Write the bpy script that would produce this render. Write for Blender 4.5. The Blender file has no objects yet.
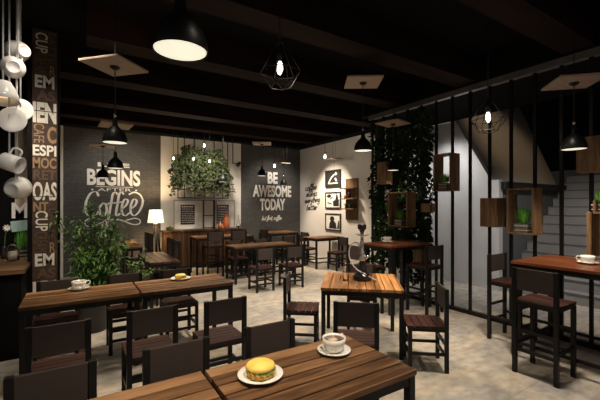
import bpy, bmesh, math, random
from mathutils import Vector, Matrix
PI = math.pi
rnd = random.Random(7)
scene = bpy.context.scene
COL = scene.collection

# ---------------------------------------------------------------- materials
def newmat(name):
    m = bpy.data.materials.new(name); m.use_nodes = True
    nt = m.node_tree; b = nt.nodes['Principled BSDF']
    return m, nt, b
def ramp(nt, stops):
    r = nt.nodes.new('ShaderNodeValToRGB')
    e = r.color_ramp.elements
    while len(e) < len(stops): e.new(0.5)
    for i, (p, c) in enumerate(stops):
        e[i].position = p; e[i].color = (*c, 1)
    return r
def mat(name, c, rough=.5, metal=0, c2=None, scale=8, bump=0, stretch=(1, 1, 1), spec=None, detail=4):
    m, nt, b = newmat(name)
    b.inputs['Base Color'].default_value = (*c, 1)
    b.inputs['Roughness'].default_value = rough
    b.inputs['Metallic'].default_value = metal
    if spec is not None: b.inputs['Specular IOR Level'].default_value = spec
    if c2 is None: c2 = tuple(v * .82 for v in c)
    tc = nt.nodes.new('ShaderNodeTexCoord'); mp = nt.nodes.new('ShaderNodeMapping')
    mp.inputs['Scale'].default_value = stretch
    nz = nt.nodes.new('ShaderNodeTexNoise')
    nz.inputs['Scale'].default_value = scale; nz.inputs['Detail'].default_value = detail
    nt.links.new(tc.outputs['Object'], mp.inputs['Vector']); nt.links.new(mp.outputs['Vector'], nz.inputs['Vector'])
    r = ramp(nt, [(.35, c), (.68, c2)])
    nt.links.new(nz.outputs['Fac'], r.inputs['Fac']); nt.links.new(r.outputs['Color'], b.inputs['Base Color'])
    if bump:
        bp = nt.nodes.new('ShaderNodeBump'); bp.inputs['Strength'].default_value = bump; bp.inputs['Distance'].default_value = .01
        nt.links.new(nz.outputs['Fac'], bp.inputs['Height']); nt.links.new(bp.outputs['Normal'], b.inputs['Normal'])
    return m
def plank_mat(name, dark, mid, light, axis, width, rough=.4, grain=18, off=0.0):
    """Boards running along axis (0/1/2); every board its own tone, grain along the board."""
    m, nt, b = newmat(name); L = nt.links; N = nt.nodes
    tc = N.new('ShaderNodeTexCoord'); sep = N.new('ShaderNodeSeparateXYZ'); L.new(tc.outputs['Object'], sep.inputs[0])
    cross = {0: 'Y', 1: 'X', 2: 'X'}[axis]
    dv = N.new('ShaderNodeMath'); dv.operation = 'MULTIPLY_ADD'; dv.inputs[1].default_value = 1 / width; dv.inputs[2].default_value = off
    L.new(sep.outputs[cross], dv.inputs[0])
    fl = N.new('ShaderNodeMath'); fl.operation = 'FLOOR'; L.new(dv.outputs[0], fl.inputs[0])
    wn = N.new('ShaderNodeTexWhiteNoise'); wn.noise_dimensions = '1D'; L.new(fl.outputs[0], wn.inputs['W'])
    mp = N.new('ShaderNodeMapping'); s = [1, 1, 1]; s[axis] = .09; mp.inputs['Scale'].default_value = s
    L.new(tc.outputs['Object'], mp.inputs['Vector'])
    ad = N.new('ShaderNodeVectorMath'); ad.operation = 'ADD'; L.new(mp.outputs[0], ad.inputs[0]); L.new(wn.outputs['Color'], ad.inputs[1])
    nz = N.new('ShaderNodeTexNoise'); nz.inputs['Scale'].default_value = grain; nz.inputs['Detail'].default_value = 7; nz.inputs['Roughness'].default_value = .65
    nz.inputs['Distortion'].default_value = .6
    L.new(ad.outputs[0], nz.inputs['Vector'])
    mx = N.new('ShaderNodeMath'); mx.operation = 'MULTIPLY_ADD'; mx.inputs[1].default_value = .34; mx.inputs[2].default_value = -.17
    L.new(wn.outputs['Value'], mx.inputs[0])
    sm = N.new('ShaderNodeMath'); sm.operation = 'ADD'; L.new(nz.outputs['Fac'], sm.inputs[0]); L.new(mx.outputs[0], sm.inputs[1])
    r = ramp(nt, [(.28, dark), (.5, mid), (.72, light)])
    L.new(sm.outputs[0], r.inputs['Fac']); L.new(r.outputs['Color'], b.inputs['Base Color'])
    b.inputs['Roughness'].default_value = rough
    b.inputs['Specular IOR Level'].default_value = .25
    bp = N.new('ShaderNodeBump'); bp.inputs['Strength'].default_value = .25; bp.inputs['Distance'].default_value = .004
    L.new(nz.outputs['Fac'], bp.inputs['Height']); L.new(bp.outputs['Normal'], b.inputs['Normal'])
    return m
def emit(name, c, s):
    m, nt, b = newmat(name)
    b.inputs['Base Color'].default_value = (*c, 1)
    b.inputs['Emission Color'].default_value = (*c, 1); b.inputs['Emission Strength'].default_value = s
    return m
def glass(name, c=(1, 1, 1), rough=.02):
    m, nt, b = newmat(name)
    b.inputs['Base Color'].default_value = (*c, 1); b.inputs['Roughness'].default_value = rough
    b.inputs['Transmission Weight'].default_value = 1; b.inputs['IOR'].default_value = 1.3
    return m
def brick_mat(name, c1, c2, mortar):
    m, nt, b = newmat(name); N = nt.nodes; L = nt.links
    tc = N.new('ShaderNodeTexCoord'); sep = N.new('ShaderNodeSeparateXYZ'); cb = N.new('ShaderNodeCombineXYZ')
    L.new(tc.outputs['Object'], sep.inputs[0]); L.new(sep.outputs['X'], cb.inputs['X']); L.new(sep.outputs['Z'], cb.inputs['Y'])
    br = N.new('ShaderNodeTexBrick'); L.new(cb.outputs[0], br.inputs['Vector'])
    br.inputs['Color1'].default_value = (*c1, 1); br.inputs['Color2'].default_value = (*c2, 1); br.inputs['Mortar'].default_value = (*mortar, 1)
    br.inputs['Scale'].default_value = 1; br.inputs['Brick Width'].default_value = .22; br.inputs['Row Height'].default_value = .075
    br.inputs['Mortar Size'].default_value = .006; br.inputs['Mortar Smooth'].default_value = .3
    nz = N.new('ShaderNodeTexNoise'); nz.inputs['Scale'].default_value = 16; nz.inputs['Detail'].default_value = 8; nz.inputs['Roughness'].default_value = .7
    L.new(tc.outputs['Object'], nz.inputs['Vector'])
    mx = N.new('ShaderNodeMix'); mx.data_type = 'RGBA'; mx.blend_type = 'OVERLAY'; mx.inputs[0].default_value = .7
    L.new(br.outputs['Color'], mx.inputs[6]); L.new(nz.outputs['Fac'], mx.inputs[7]); L.new(mx.outputs[2], b.inputs['Base Color'])
    bp = N.new('ShaderNodeBump'); bp.inputs['Strength'].default_value = .5; bp.inputs['Distance'].default_value = .01
    L.new(br.outputs['Fac'], bp.inputs['Height']); bp.invert = True; L.new(bp.outputs['Normal'], b.inputs['Normal'])
    b.inputs['Roughness'].default_value = .85
    return m
def floor_mat():
    m, nt, b = newmat('polished stone'); N = nt.nodes; L = nt.links
    tc = N.new('ShaderNodeTexCoord')
    mp = N.new('ShaderNodeMapping'); mp.inputs['Rotation'].default_value = (0, 0, .12); mp.inputs['Scale'].default_value = (.8, 1.35, 1)
    L.new(tc.outputs['Object'], mp.inputs['Vector'])
    n1 = N.new('ShaderNodeTexNoise'); n1.inputs['Scale'].default_value = 1.5; n1.inputs['Detail'].default_value = 8; n1.inputs['Roughness'].default_value = .62; n1.inputs['Distortion'].default_value = .5
    n2 = N.new('ShaderNodeTexNoise'); n2.inputs['Scale'].default_value = 9; n2.inputs['Detail'].default_value = 8
    L.new(mp.outputs[0], n1.inputs['Vector']); L.new(mp.outputs[0], n2.inputs['Vector'])
    r1 = ramp(nt, [(.32, (.33, .32, .31)), (.5, (.47, .425, .365)), (.68, (.62, .52, .39))])
    L.new(n1.outputs['Fac'], r1.inputs['Fac'])
    mx = N.new('ShaderNodeMix'); mx.data_type = 'RGBA'; mx.blend_type = 'OVERLAY'; mx.inputs[0].default_value = .55
    L.new(r1.outputs['Color'], mx.inputs[6]); L.new(n2.outputs['Fac'], mx.inputs[7])
    br = N.new('ShaderNodeTexBrick'); br.offset = 0
    br.inputs['Scale'].default_value = 1; br.inputs['Brick Width'].default_value = .8; br.inputs['Row Height'].default_value = .8; br.inputs['Mortar Size'].default_value = .004
    br.inputs['Color1'].default_value = br.inputs['Color2'].default_value = (1, 1, 1, 1); br.inputs['Mortar'].default_value = (.8, .78, .76, 1)
    L.new(tc.outputs['Object'], br.inputs['Vector'])
    m2 = N.new('ShaderNodeMix'); m2.data_type = 'RGBA'; m2.blend_type = 'MULTIPLY'; m2.inputs[0].default_value = 1
    L.new(mx.outputs[2], m2.inputs[6]); L.new(br.outputs['Color'], m2.inputs[7]); L.new(m2.outputs[2], b.inputs['Base Color'])
    b.inputs['Roughness'].default_value = .26
    return m
M = dict(
    floor=floor_mat(),
    brick=brick_mat('dark grey brick', (.064, .062, .060), (.080, .077, .074), (.055, .053, .051)),
    white=mat('white plaster', (.80, .76, .71), .7, c2=(.76, .72, .67), scale=3),
    grey=mat('grey plaster', (.62, .61, .60), .7, c2=(.58, .57, .56), scale=3),
    dgrey=mat('dark grey plaster', (.13, .135, .14), .75, scale=4),
    ceil=mat('black paint', (.0045, .004, .004), .9, c2=(.003, .003, .003), scale=30, spec=.1),
    beam=mat('dark stained beam', (.018, .007, .005), .8, c2=(.006, .004, .0035), scale=5, stretch=(.2, 2, 2), spec=.12),
    niche=mat('black niche paint', (.006, .0055, .0055), .9, spec=.1),
    metal=mat('black powder-coated steel', (.008, .0075, .0075), .42, scale=40, c2=(.006, .006, .006), spec=.3),
    back=mat('umber painted plywood', (.046, .034, .031), .6, spec=.3, c2=(.038, .028, .025), scale=6, stretch=(.3, 3, 3)),
    seat=plank_mat('dark red-brown slats', (.022, .007, .005), (.042, .013, .009), (.064, .020, .014), 0, .078, .6, 22, .5),
    table=plank_mat('brown table boards', (.062, .029, .013), (.175, .088, .040), (.32, .178, .088), 0, .103, .42, 26, 0.0),
    tableor=plank_mat('amber table boards', (.11, .046, .015), (.30, .135, .045), (.53, .27, .10), 1, .105, .4, 14),
    tablered=plank_mat('red-brown bar boards', (.10, .030, .012), (.18, .056, .022), (.25, .085, .035), 1, .15, .3, 14),
    tabledk=plank_mat('dark brown table boards', (.04, .02, .014), (.075, .036, .024), (.11, .055, .036), 1, .1, .4, 14),
    clad=plank_mat('brown vertical cladding', (.022, .010, .005), (.055, .026, .012), (.10, .05, .024), 2, .16, .5, 14),
    crate=plank_mat('weathered crate wood', (.12, .07, .035), (.26, .16, .085), (.40, .27, .15), 2, .11, .6, 26),
    board=mat('pale pine board', (.36, .275, .21), .6, c2=(.30, .22, .165), scale=6, stretch=(.3, 4, 4)),
    counter=plank_mat('counter boards', (.06, .03, .015), (.13, .07, .035), (.19, .11, .06), 0, .12, .35, 14),
    column=mat('dark brown sign board', (.036, .020, .013), .8, c2=(.070, .040, .024), scale=12),
    china=mat('white glazed china', (.82, .80, .75), .22, c2=(.80, .78, .73)),
    bun=mat('golden bun', (.90, .66, .15), .55, c2=(.82, .54, .09), scale=16, bump=.1),
    lettuce=mat('green lettuce', (.16, .30, .04), .5, c2=(.30, .42, .10), scale=30),
    filling=mat('orange filling', (.62, .20, .03), .5, c2=(.75, .42, .12), scale=40, bump=.4),
    coffee=mat('coffee', (.12, .045, .015), .2, c2=(.09, .03, .01)),
    foam=mat('milk foam', (.78, .60, .38), .4),
    leaf=mat('green leaves', (.05, .13, .022), .5, c2=(.11, .23, .04), scale=9),
    leafwarm=mat('olive hanging leaves', (.016, .034, .007), .6, c2=(.052, .072, .015), scale=7),
    leafdk=mat('dark vine leaves', (.012, .034, .010), .7, c2=(.026, .060, .019), scale=6, spec=.15),
    grass=mat('bright pot grass', (.06, .22, .02), .5, c2=(.12, .34, .04), scale=12),
    stem=mat('brown stem', (.08, .055, .03), .7),
    tin=mat('grey tin', (.20, .19, .18), .4, .6),
    potdk=mat('dark pot', (.02, .02, .02), .5),
    white_text=mat('white wall paint', (.86, .84, .80), .7, c2=(.82, .80, .76)),
    cream_text=mat('cream stencil paint', (.74, .70, .60), .7, c2=(.60, .56, .47), scale=60),
    tan_text=mat('tan stencil paint', (.33, .21, .11), .7, c2=(.25, .15, .075), scale=60),
    brown_text=mat('faded brown stencil paint', (.115, .065, .04), .7),
    dark_text=mat('black wall paint', (.02, .018, .018), .7),
    steel=mat('polished steel', (.82, .78, .74), .22, .85),
    smoke=mat('dark hookah glass', (.016, .013, .014), .12),
    hose=mat('pale hose', (.55, .50, .46), .5),
    terra=mat('orange glazed clay', (.55, .16, .06), .35, c2=(.42, .10, .04)),
    paper=mat('off-white board', (.86, .83, .78), .7),
    frame=mat('edge-shade grey frame paint', (.42, .38, .34), .6),
    ink=mat('black ink', (.018, .017, .017), .6),
    glass=glass('clear glass'),
    wax=mat('cream wax', (.80, .74, .58), .5),
    teal=mat('pale teal card', (.42, .60, .58), .7),
    cable=mat('pale cable', (.55, .54, .52), .5),
    strip=mat('collage strip', (.20, .13, .07), .7, c2=(.62, .56, .48), scale=9, stretch=(2.2, 2.2, .35)),
    stair=mat('grey stair stone', (.27, .255, .245), .6, c2=(.24, .225, .215), scale=5),
    slope=mat('beige plaster slope', (.46, .40, .34), .8, c2=(.42, .36, .30), scale=2),
    diffuser=emit('lit diffuser', (1.0, .95, .74), .85),
    bulb=emit('lit bulb', (1.0, .97, .9), 3),
    shade=emit('lit fabric shade', (1.0, .84, .58), 1.3),
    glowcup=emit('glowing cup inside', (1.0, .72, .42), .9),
)

# ---------------------------------------------------------------- mesh helper
def catmull(pts, n=6):
    P = [Vector(p) for p in pts]
    if len(P) < 3: return P
    P = [P[0] * 2 - P[1]] + P + [P[-1] * 2 - P[-2]]
    out = []
    for i in range(1, len(P) - 2):
        a, b, c, d = P[i - 1:i + 3]
        for k in range(n):
            t = k / n
            out.append(.5 * ((2 * b) + (c - a) * t + (2 * a - 5 * b + 4 * c - d) * t * t + (3 * b - a - 3 * c + d) * t ** 3))
    out.append(P[-2]); return out
class MB:
    def __init__(s): s.bm = bmesh.new()
    def box(s, x0, x1, y0, y1, z0, z1, bev=0, mtx=None):
        bm = s.bm
        v = [bm.verts.new((x, y, z)) for x in (x0, x1) for y in (y0, y1) for z in (z0, z1)]
        idx = ((0, 1, 3, 2), (4, 6, 7, 5), (0, 4, 5, 1), (2, 3, 7, 6), (0, 2, 6, 4), (1, 5, 7, 3))
        f = [bm.faces.new([v[i] for i in q]) for q in idx]
        if bev:
            ed = list({e for q in f for e in q.edges})
            r = bmesh.ops.bevel(bm, geom=ed, offset=bev, segments=2, affect='EDGES', profile=.6)
            v = list({w for q in r['faces'] for w in q.verts} | {w for w in v if w.is_valid})
        if mtx is not None:
            for w in v: w.co = mtx @ w.co
        return s
    def tube(s, pts, r, n=8, cap=True, closed=False):
        bm = s.bm; P = [Vector(p) for p in pts]; N = len(P)
        R = r if isinstance(r, (list, tuple)) else [r] * N
        rings = []; up = None
        for i in range(N):
            if closed: t = (P[(i + 1) % N] - P[i - 1])
            else: t = P[min(i + 1, N - 1)] - P[max(i - 1, 0)]
            if t.length < 1e-9: t = Vector((0, 0, 1))
            t.normalize()
            if up is None:
                up = Vector((1, 0, 0)) if abs(t.x) < .8 else Vector((0, 1, 0))
            a = up - t * up.dot(t)
            if a.length < 1e-6: a = t.orthogonal()
            a.normalize(); up = a; b = t.cross(a)
            rings.append([bm.verts.new(P[i] + (a * math.cos(2 * PI * k / n) + b * math.sin(2 * PI * k / n)) * R[i]) for k in range(n)])
        rng = range(N) if closed else range(N - 1)
        for i in rng:
            A, B = rings[i], rings[(i + 1) % N]
            for k in range(n): bm.faces.new((A[k], A[(k + 1) % n], B[(k + 1) % n], B[k])).smooth = n > 5
        if cap and not closed:
            bm.faces.new(rings[0][::-1]); bm.faces.new(rings[-1])
        return s
    def lathe(s, prof, n=28, c=(0, 0, 0), mtx=None, capb=True, capt=True):
        bm = s.bm; rings = []
        for r, z in prof:
            ring = []
            for k in range(n):
                p = Vector((c[0] + r * math.cos(2 * PI * k / n), c[1] + r * math.sin(2 * PI * k / n), c[2] + z))
                if mtx is not None: p = mtx @ p
                ring.append(bm.verts.new(p))
            rings.append(ring)
        for A, B in zip(rings, rings[1:]):
            for k in range(n): bm.faces.new((A[k], A[(k + 1) % n], B[(k + 1) % n], B[k])).smooth = True
        if capb: bm.faces.new(rings[0][::-1])
        if capt: bm.faces.new(rings[-1])
        return s
    def leaf(s, p, d, nrm, L, W, bend=.2):
        d = Vector(d).normalized(); n = Vector(nrm); n = (n - d * n.dot(d))
        if n.length < 1e-4: n = d.orthogonal()
        n.normalize(); w = d.cross(n); p = Vector(p)
        a = s.bm.verts.new(p); t = s.bm.verts.new(p + d * L - n * L * bend)
        m = p + d * L * .45
        l = s.bm.verts.new(m + w * W * .5 + n * W * .15); r = s.bm.verts.new(m - w * W * .5 + n * W * .15); c = s.bm.verts.new(m)
        for q in ((a, c, l), (a, r, c), (l, c, t), (c, r, t)): s.bm.faces.new(q)
    def prism(s, poly, a, b):
        """polygon in the plane given by callable a->3D at two depths"""
        A = [s.bm.verts.new(a(p)) for p in poly]; B = [s.bm.verts.new(b(p)) for p in poly]
        n = len(poly)
        s.bm.faces.new(A[::-1]); s.bm.faces.new(B)
        for i in range(n): s.bm.faces.new((A[i], A[(i + 1) % n], B[(i + 1) % n], B[i]))
        return s
    def addmesh(s, me, fn):
        o = len(s.bm.verts); vs = [s.bm.verts.new(fn(v.co)) for v in me.vertices]
        for p in me.polygons:
            try: s.bm.faces.new([vs[i] for i in p.vertices])
            except ValueError: pass
    def build(s, name, m, parent=None, loc=None, recentre=False):
        bm = s.bm
        bmesh.ops.recalc_face_normals(bm, faces=bm.faces)
        if recentre:
            mn = [min(v.co[i] for v in bm.verts) for i in range(3)]; mx = [max(v.co[i] for v in bm.verts) for i in range(3)]
            loc = Vector(((mn[0] + mx[0]) / 2, (mn[1] + mx[1]) / 2, mn[2]))
            for v in bm.verts: v.co -= loc
        me = bpy.data.meshes.new(name); bm.to_mesh(me); bm.free()
        me.materials.append(M[m] if isinstance(m, str) else m)
        o = bpy.data.objects.new(name, me); COL.objects.link(o)
        if parent is not None: o.parent = parent
        if loc is not None: o.location = loc
        return o
def tag(o, label, cat, group=None, kind=None):
    if label: o['label'] = label
    if cat: o['category'] = cat
    if group: o['group'] = group
    if kind: o['kind'] = kind
    return o
def thing(name, label, cat, loc, rotz=0, group=None):
    o = bpy.data.objects.new(name, None); COL.objects.link(o); o.empty_display_size = .1
    o.location = loc; o.rotation_euler = (0, 0, rotz)
    return tag(o, label, cat, group)
def dup(root, loc, rotz, label, group=None):
    r = root.copy(); COL.objects.link(r); r.location = loc; r.rotation_euler = (0, 0, rotz)
    r['label'] = label
    if group: r['group'] = group
    for ch in list(root.children):
        c = ch.copy(); COL.objects.link(c); c.parent = r
        for g in list(ch.children):
            d = g.copy(); COL.objects.link(d); d.parent = c
    return r
def struct(name, mb, m, recentre=False):
    o = mb.build(name, m, recentre=recentre); o['kind'] = 'structure'; return o

# ---------------------------------------------------------------- camera (level, eye height 1.667 m)
H = 1.667
F_PX = 352.6
YAW = math.atan(224 / F_PX)
cam_d = bpy.data.cameras.new('camera'); cam = bpy.data.objects.new('camera', cam_d); COL.objects.link(cam)
cam.location = (0, 0, H); cam.rotation_euler = (PI / 2, 0, -YAW)
cam_d.sensor_width = 36; cam_d.lens = F_PX / 600 * 36; cam_d.shift_y = 5 / 600; cam_d.clip_start = .05
scene.camera = cam

# ---------------------------------------------------------------- the shell
BY = 9.80          # back wall plane
RX = 6.23          # right wall plane
CZ = 3.48          # soffit height
SZ = 3.86          # slab height between the beams
struct('floor', MB().box(-3, 11.6, -2.5, BY + .2, -.12, 0), 'floor')
struct('wall_back_left', MB().box(-.6, 1.88, BY, BY + .2, 0, SZ), 'brick')
struct('wall_back_middle', MB().box(1.88, 4.13, BY - .03, BY + .2, 0, SZ), 'white')
struct('wall_back_right', MB().box(4.13, RX + .2, BY, BY + .2, 0, SZ), 'brick')
struct('wall_right', MB().box(RX, RX + .15, 5.35, BY, 0, SZ), 'white')
struct('wall_right_return', MB().box(RX + .15, 7.1, 5.35, 5.5, 0, SZ), 'grey')
_f = lambda d: (lambda p: Vector((6.92 + d, p[0], p[1])))
struct('wall_stairwell', MB().prism([(3.70, 0), (5.35, 0), (5.35, CZ), (4.63, CZ), (3.86, 2.16), (3.70, 2.16)], _f(0), _f(.13)), 'grey')
struct('wall_stair_side', MB().box(7.05, 11.4, 3.70, 3.84, 0, 2.12), 'dgrey')
struct('wall_stair_end', MB().box(11.4, 11.55, -1.2, 5.6, 0, 2.62), 'dgrey')
struct('wall_stair_upper', MB().box(11.4, 11.55, -1.2, 5.6, 2.62, 5.2), 'ceil')  # black colour stands in for the unlit upper stairwell
struct('wall_stair_near', MB().box(5.2, 11.55, -1.35, -1.2, 0, 5.2), 'dgrey')
struct('wall_left', MB().box(-.62, -.42, 6.6, BY, 0, SZ), 'niche')
struct('wall_niche', MB().box(-3, -.42, 6.4, 6.6, 0, SZ), 'niche')
struct('wall_niche_side', MB().box(-3, -2.8, 3, 6.4, 0, SZ), 'niche')
struct('trim_1', MB().box(-.40, -.25, BY - .10, BY, 0, SZ), 'white')
struct('baseboard_back', MB().box(4.13, RX, BY - .02, BY, 0, .09), 'ink')
struct('baseboard_right', MB().box(RX - .015, RX, 5.35, BY - .02, 0, .09), 'white')
struct('ceiling', MB().box(-3, 6.95, -2.5, BY + .2, SZ, SZ + .15), 'ceil')
struct('ceiling_edge', MB().box(5.0, 6.88, -1.2, 5.5, CZ, SZ), 'ceil')
struct('ceiling_stairwell', MB().box(6.95, 11.55, -1.3, 5.6, 5.2, 5.35), 'ceil')
struct('ceiling_beam_back', MB().box(-.6, RX, BY - .38, BY - .03, CZ, SZ), 'ceil')
struct('ceiling_beam_right', MB().box(RX - .33, RX, 5.5, BY - .38, CZ, SZ), 'ceil')
for i, y in enumerate((.35, 1.75, 3.17, 4.6, 6.0, 7.4, 8.7)):
    x1 = 5.0 if y < 5.4 else RX - .33
    struct('ceiling_beam', MB().box(.1 if y > 4 and y < 5.4 else -3, x1, y - .16, y + .16, CZ + .02, SZ), 'beam')

# stairs climbing away behind the partition
st = thing('staircase', 'wide grey stone staircase climbing behind the black pole partition', 'staircase', (7.05, 1.2, 0))
def stair_mesh(i0, i1):
    mb = MB()
    for i in range(i0, i1):
        x = i * .235; mb.box(x, x + .235 if i < 12 else x + .235, -2.3, 2.49, 0 if i < 4 else .182 * (i - 3), .182 * (i + 1), .006)
    return mb
_sp = stair_mesh(0, 13).build('steps', 'stair', st)
nos = MB()
for i in range(13): nos.box(i * .235 - .012, i * .235 + .012, -2.3, 2.49, .182 * (i + 1) - .022, .182 * (i + 1) + .002)
nos.build('nosing', 'dgrey', _sp)
MB().box(13 * .235, 4.33, -2.3, 2.49, 2.0, 2.36).build('landing', 'stair', st)
# sloped plaster mass above the stair side wall
def slope_pts(d):
    return lambda p: Vector((p[0], p[1] + d, p[2]))
mb = MB()
poly = [(7.06, 3.86, 2.13), (9.81, 3.86, 2.13), (11.25, 5.50, 4.85), (7.06, 5.50, 4.85)]
mb.prism(poly, slope_pts(0.0), slope_pts(.15))
struct('wall_sloped', mb, 'slope')
struct('trim_2', MB().box(6.98, 10.2, 3.60, 3.69, 1.97, 2.12), 'ink')

# column with the stencilled sign
CY = 5.40; CX0, CX1 = -.452, -.198
struct('trim_3', MB().box(CX0 - .05, CX1 + .02, CY + .02, CY + .34, 0, SZ), 'niche')

# ---------------------------------------------------------------- lettering helpers
def text_mesh(t, off=0.0, ext=.5):
    cu = bpy.data.curves.new('txt', 'FONT'); cu.body = t; cu.extrude = 0; cu.offset = off; cu.resolution_u = 4
    o = bpy.data.objects.new('txt', cu); COL.objects.link(o)
    dg = bpy.context.evaluated_depsgraph_get(); dg.update()
    me = bpy.data.meshes.new_from_object(o.evaluated_get(dg))
    bpy.data.objects.remove(o); bpy.data.curves.remove(cu)
    return me
def put_text(mb, t, u0, u1, v0, v1, plane, off=.02, shear=0, rot=False, depth=.006):
    me = text_mesh(t, off)
    xs = [v.co.x for v in me.vertices]; ys = [v.co.y for v in me.vertices]
    x0, x1, y0, y1 = min(xs), max(xs), min(ys), max(ys)
    tmp = bmesh.new(); tmp.from_mesh(me)
    r = bmesh.ops.extrude_face_region(tmp, geom=list(tmp.faces))
    for e in r['geom']:
        if isinstance(e, bmesh.types.BMVert): e.co.z += 1
    bmesh.ops.recalc_face_normals(tmp, faces=tmp.faces)
    me2 = bpy.data.meshes.new('t2'); tmp.to_mesh(me2); tmp.free()
    def fn(c):
        a = (c.x - x0) / (x1 - x0); b = (c.y - y0) / (y1 - y0); d = depth if c.z > .5 else 0
        if rot: a, b = b, 1 - a         # reads downwards
        u = u0 + a * (u1 - u0) + shear * b * (v1 - v0); v = v0 + b * (v1 - v0)
        return plane(u, v, d)
    mb.addmesh(me2, fn)
    bpy.data.meshes.remove(me); bpy.data.meshes.remove(me2)
def ribbon(mb, pts2, w, plane, depth=.006, n=5):
    P = catmull([(p[0], p[1], 0) for p in pts2], n); N = len(P); rings = []
    for i in range(N):
        t = P[min(i + 1, N - 1)] - P[max(i - 1, 0)]
        if t.length < 1e-9: t = Vector((1, 0, 0))
        t.normalize(); nn = Vector((-t.y, t.x, 0))
        ww = w(i / (N - 1), t) if callable(w) else w
        a = P[i] + nn * ww / 2; b = P[i] - nn * ww / 2
        rings.append([mb.bm.verts.new(plane(q.x, q.y, d)) for q, d in ((a, 0), (b, 0), (b, depth), (a, depth))])
    for A, B in zip(rings, rings[1:]):
        for k in range(4): mb.bm.faces.new((A[k], A[(k + 1) % 4], B[(k + 1) % 4], B[k]))
    mb.bm.faces.new(rings[0]); mb.bm.faces.new(rings[-1][::-1])
G = {
 'c': (.62, [[(.55, .75), (.35, .95), (.1, .7), (.08, .3), (.3, .03), (.62, .25)]]),
 'o': (.66, [[(.35, .95), (.08, .6), (.15, .1), (.42, .05), (.58, .5), (.42, .9), (.3, .93), (.66, .8)]]),
 'f': (.50, [[(0, .1), (.25, .6), (.5, 1.6), (.36, 1.85), (.22, 1.4), (.18, 0), (.12, -.6), (.28, -.55), (.3, 0), (.5, .3)]]),
 'e': (.58, [[(.0, .35), (.45, .62), (.38, .95), (.12, .8), (.08, .25), (.3, .03), (.6, .3)]]),
 'm': (.92, [[(.05, .9), (.08, 0), (.12, .55), (.27, .92), (.37, .7), (.38, 0), (.42, .55), (.58, .92), (.68, .7), (.7, .1), (.9, .15)]]),
 'a': (.68, [[(.55, .8), (.3, .95), (.06, .5), (.2, .03), (.45, .25), (.57, .85), (.55, .2), (.72, .12)]]),
 'k': (.6, [[(.12, 1.8), (.08, 0)], [(.5, .9), (.12, .42), (.58, .02)]]),
 's': (.52, [[(.46, .85), (.25, .97), (.14, .72), (.42, .35), (.28, .02), (.03, .12)]]),
 'v': (.55, [[(.05, .9), (.25, .03), (.5, .95)]]),
 'r': (.46, [[(.08, .9), (.1, 0), (.13, .55), (.3, .93), (.45, .8)]]),
 'y': (.58, [[(.05, .9), (.15, .35), (.32, .3), (.5, .9)], [(.5, .95), (.42, -.3), (.18, -.7), (.04, -.4)]]),
 't': (.46, [[(.25, 1.55), (.22, .15), (.42, .05)], [(.02, 1.0), (.48, 1.06)]]),
 'h': (.6, [[(.14, 1.8), (.08, 0), (.12, .5), (.35, .93), (.48, .7), (.52, .05)]]),
 'i': (.3, [[(.12, .9), (.1, .12), (.28, .06)], [(.13, 1.25), (.16, 1.33)]]),
 'n': (.6, [[(.08, .9), (.08, 0), (.12, .5), (.35, .93), (.48, .7), (.52, .05)]]),
 'g': (.6, [[(.5, .8), (.25, .95), (.06, .5), (.2, .05), (.5, .5)], [(.53, .95), (.48, -.4), (.2, -.7), (.04, -.4)]]),
 'b': (.6, [[(.14, 1.8), (.08, 0)], [(.1, .5), (.35, .9), (.54, .5), (.35, .03), (.08, .1)]]),
 'u': (.66, [[(.08, .9), (.1, .2), (.3, .03), (.47, .4), (.52, .9), (.52, .12), (.66, .1)]]),
 ',': (.3, [[(.1, .08), (.02, -.28)]]), ' ': (.4, []),
 'C': (.95, [[(.95, 1.35), (.85, 1.8), (.4, 1.7), (.1, 1.0), (.2, .2), (.6, .02), (.98, .4)]]),
}
def script(mb, t, u0, v0, xh, plane, w, shear=.25, sx=1.0, slope=0.0, gap=0.0):
    x = 0
    for ch in t:
        adv, st_ = G[ch]
        for s in st_:
            if len(s) == 2: s = [s[0], ((s[0][0] + s[1][0]) / 2, (s[0][1] + s[1][1]) / 2), s[1]]
            ribbon(mb, [(u0 + (x + px + shear * py) * xh * sx, v0 + py * xh + slope * (x + px) * xh) for px, py in s], w, plane)
        x += adv + gap
    return x * xh * sx
P_back = lambda u, v, d: Vector((u, BY - .001 - d, v))
P_right = lambda u, v, d: Vector((RX - .001 - d, -u, v))
P_col = lambda u, v, d: Vector((u, CY - .001 - d, v))

# BEGINS AFTER Coffee
root = thing('wall_lettering', 'white painted BEGINS AFTER Coffee lettering on dark brick behind the leafy plant', 'lettering', (.8, BY - .02, 1.4), group='lettering painted on the walls')
def child(name, mb, m, par):
    for v in mb.bm.verts: v.co -= Vector(par.location)
    return mb.build(name, m, par)
mb = MB(); put_text(mb, 'LIFE', .44, 1.14, 2.60, 2.70, P_back, .03); child('lettering_line', mb, 'white_text', root)
mb = MB(); put_text(mb, 'BEGINS', .22, 1.385, 2.14, 2.54, P_back, .035)
child('lettering_line', mb, 'white_text', root)
mb = MB(); put_text(mb, 'AFTER', .44, 1.18, 2.005, 2.08, P_back, .0)
mb.box(.40, 1.22, BY - .007, BY - .001, 2.105, 2.118); mb.box(.31, .35, BY - .007, BY - .001, 2.02, 2.055); mb.box(1.27, 1.31, BY - .007, BY - .001, 2.02, 2.055)
child('lettering_line', mb, 'white_text', root)
mb = MB()
brush = lambda t, d: .015 + .040 * max(0, abs(d.y)) ** 1.5
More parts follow.
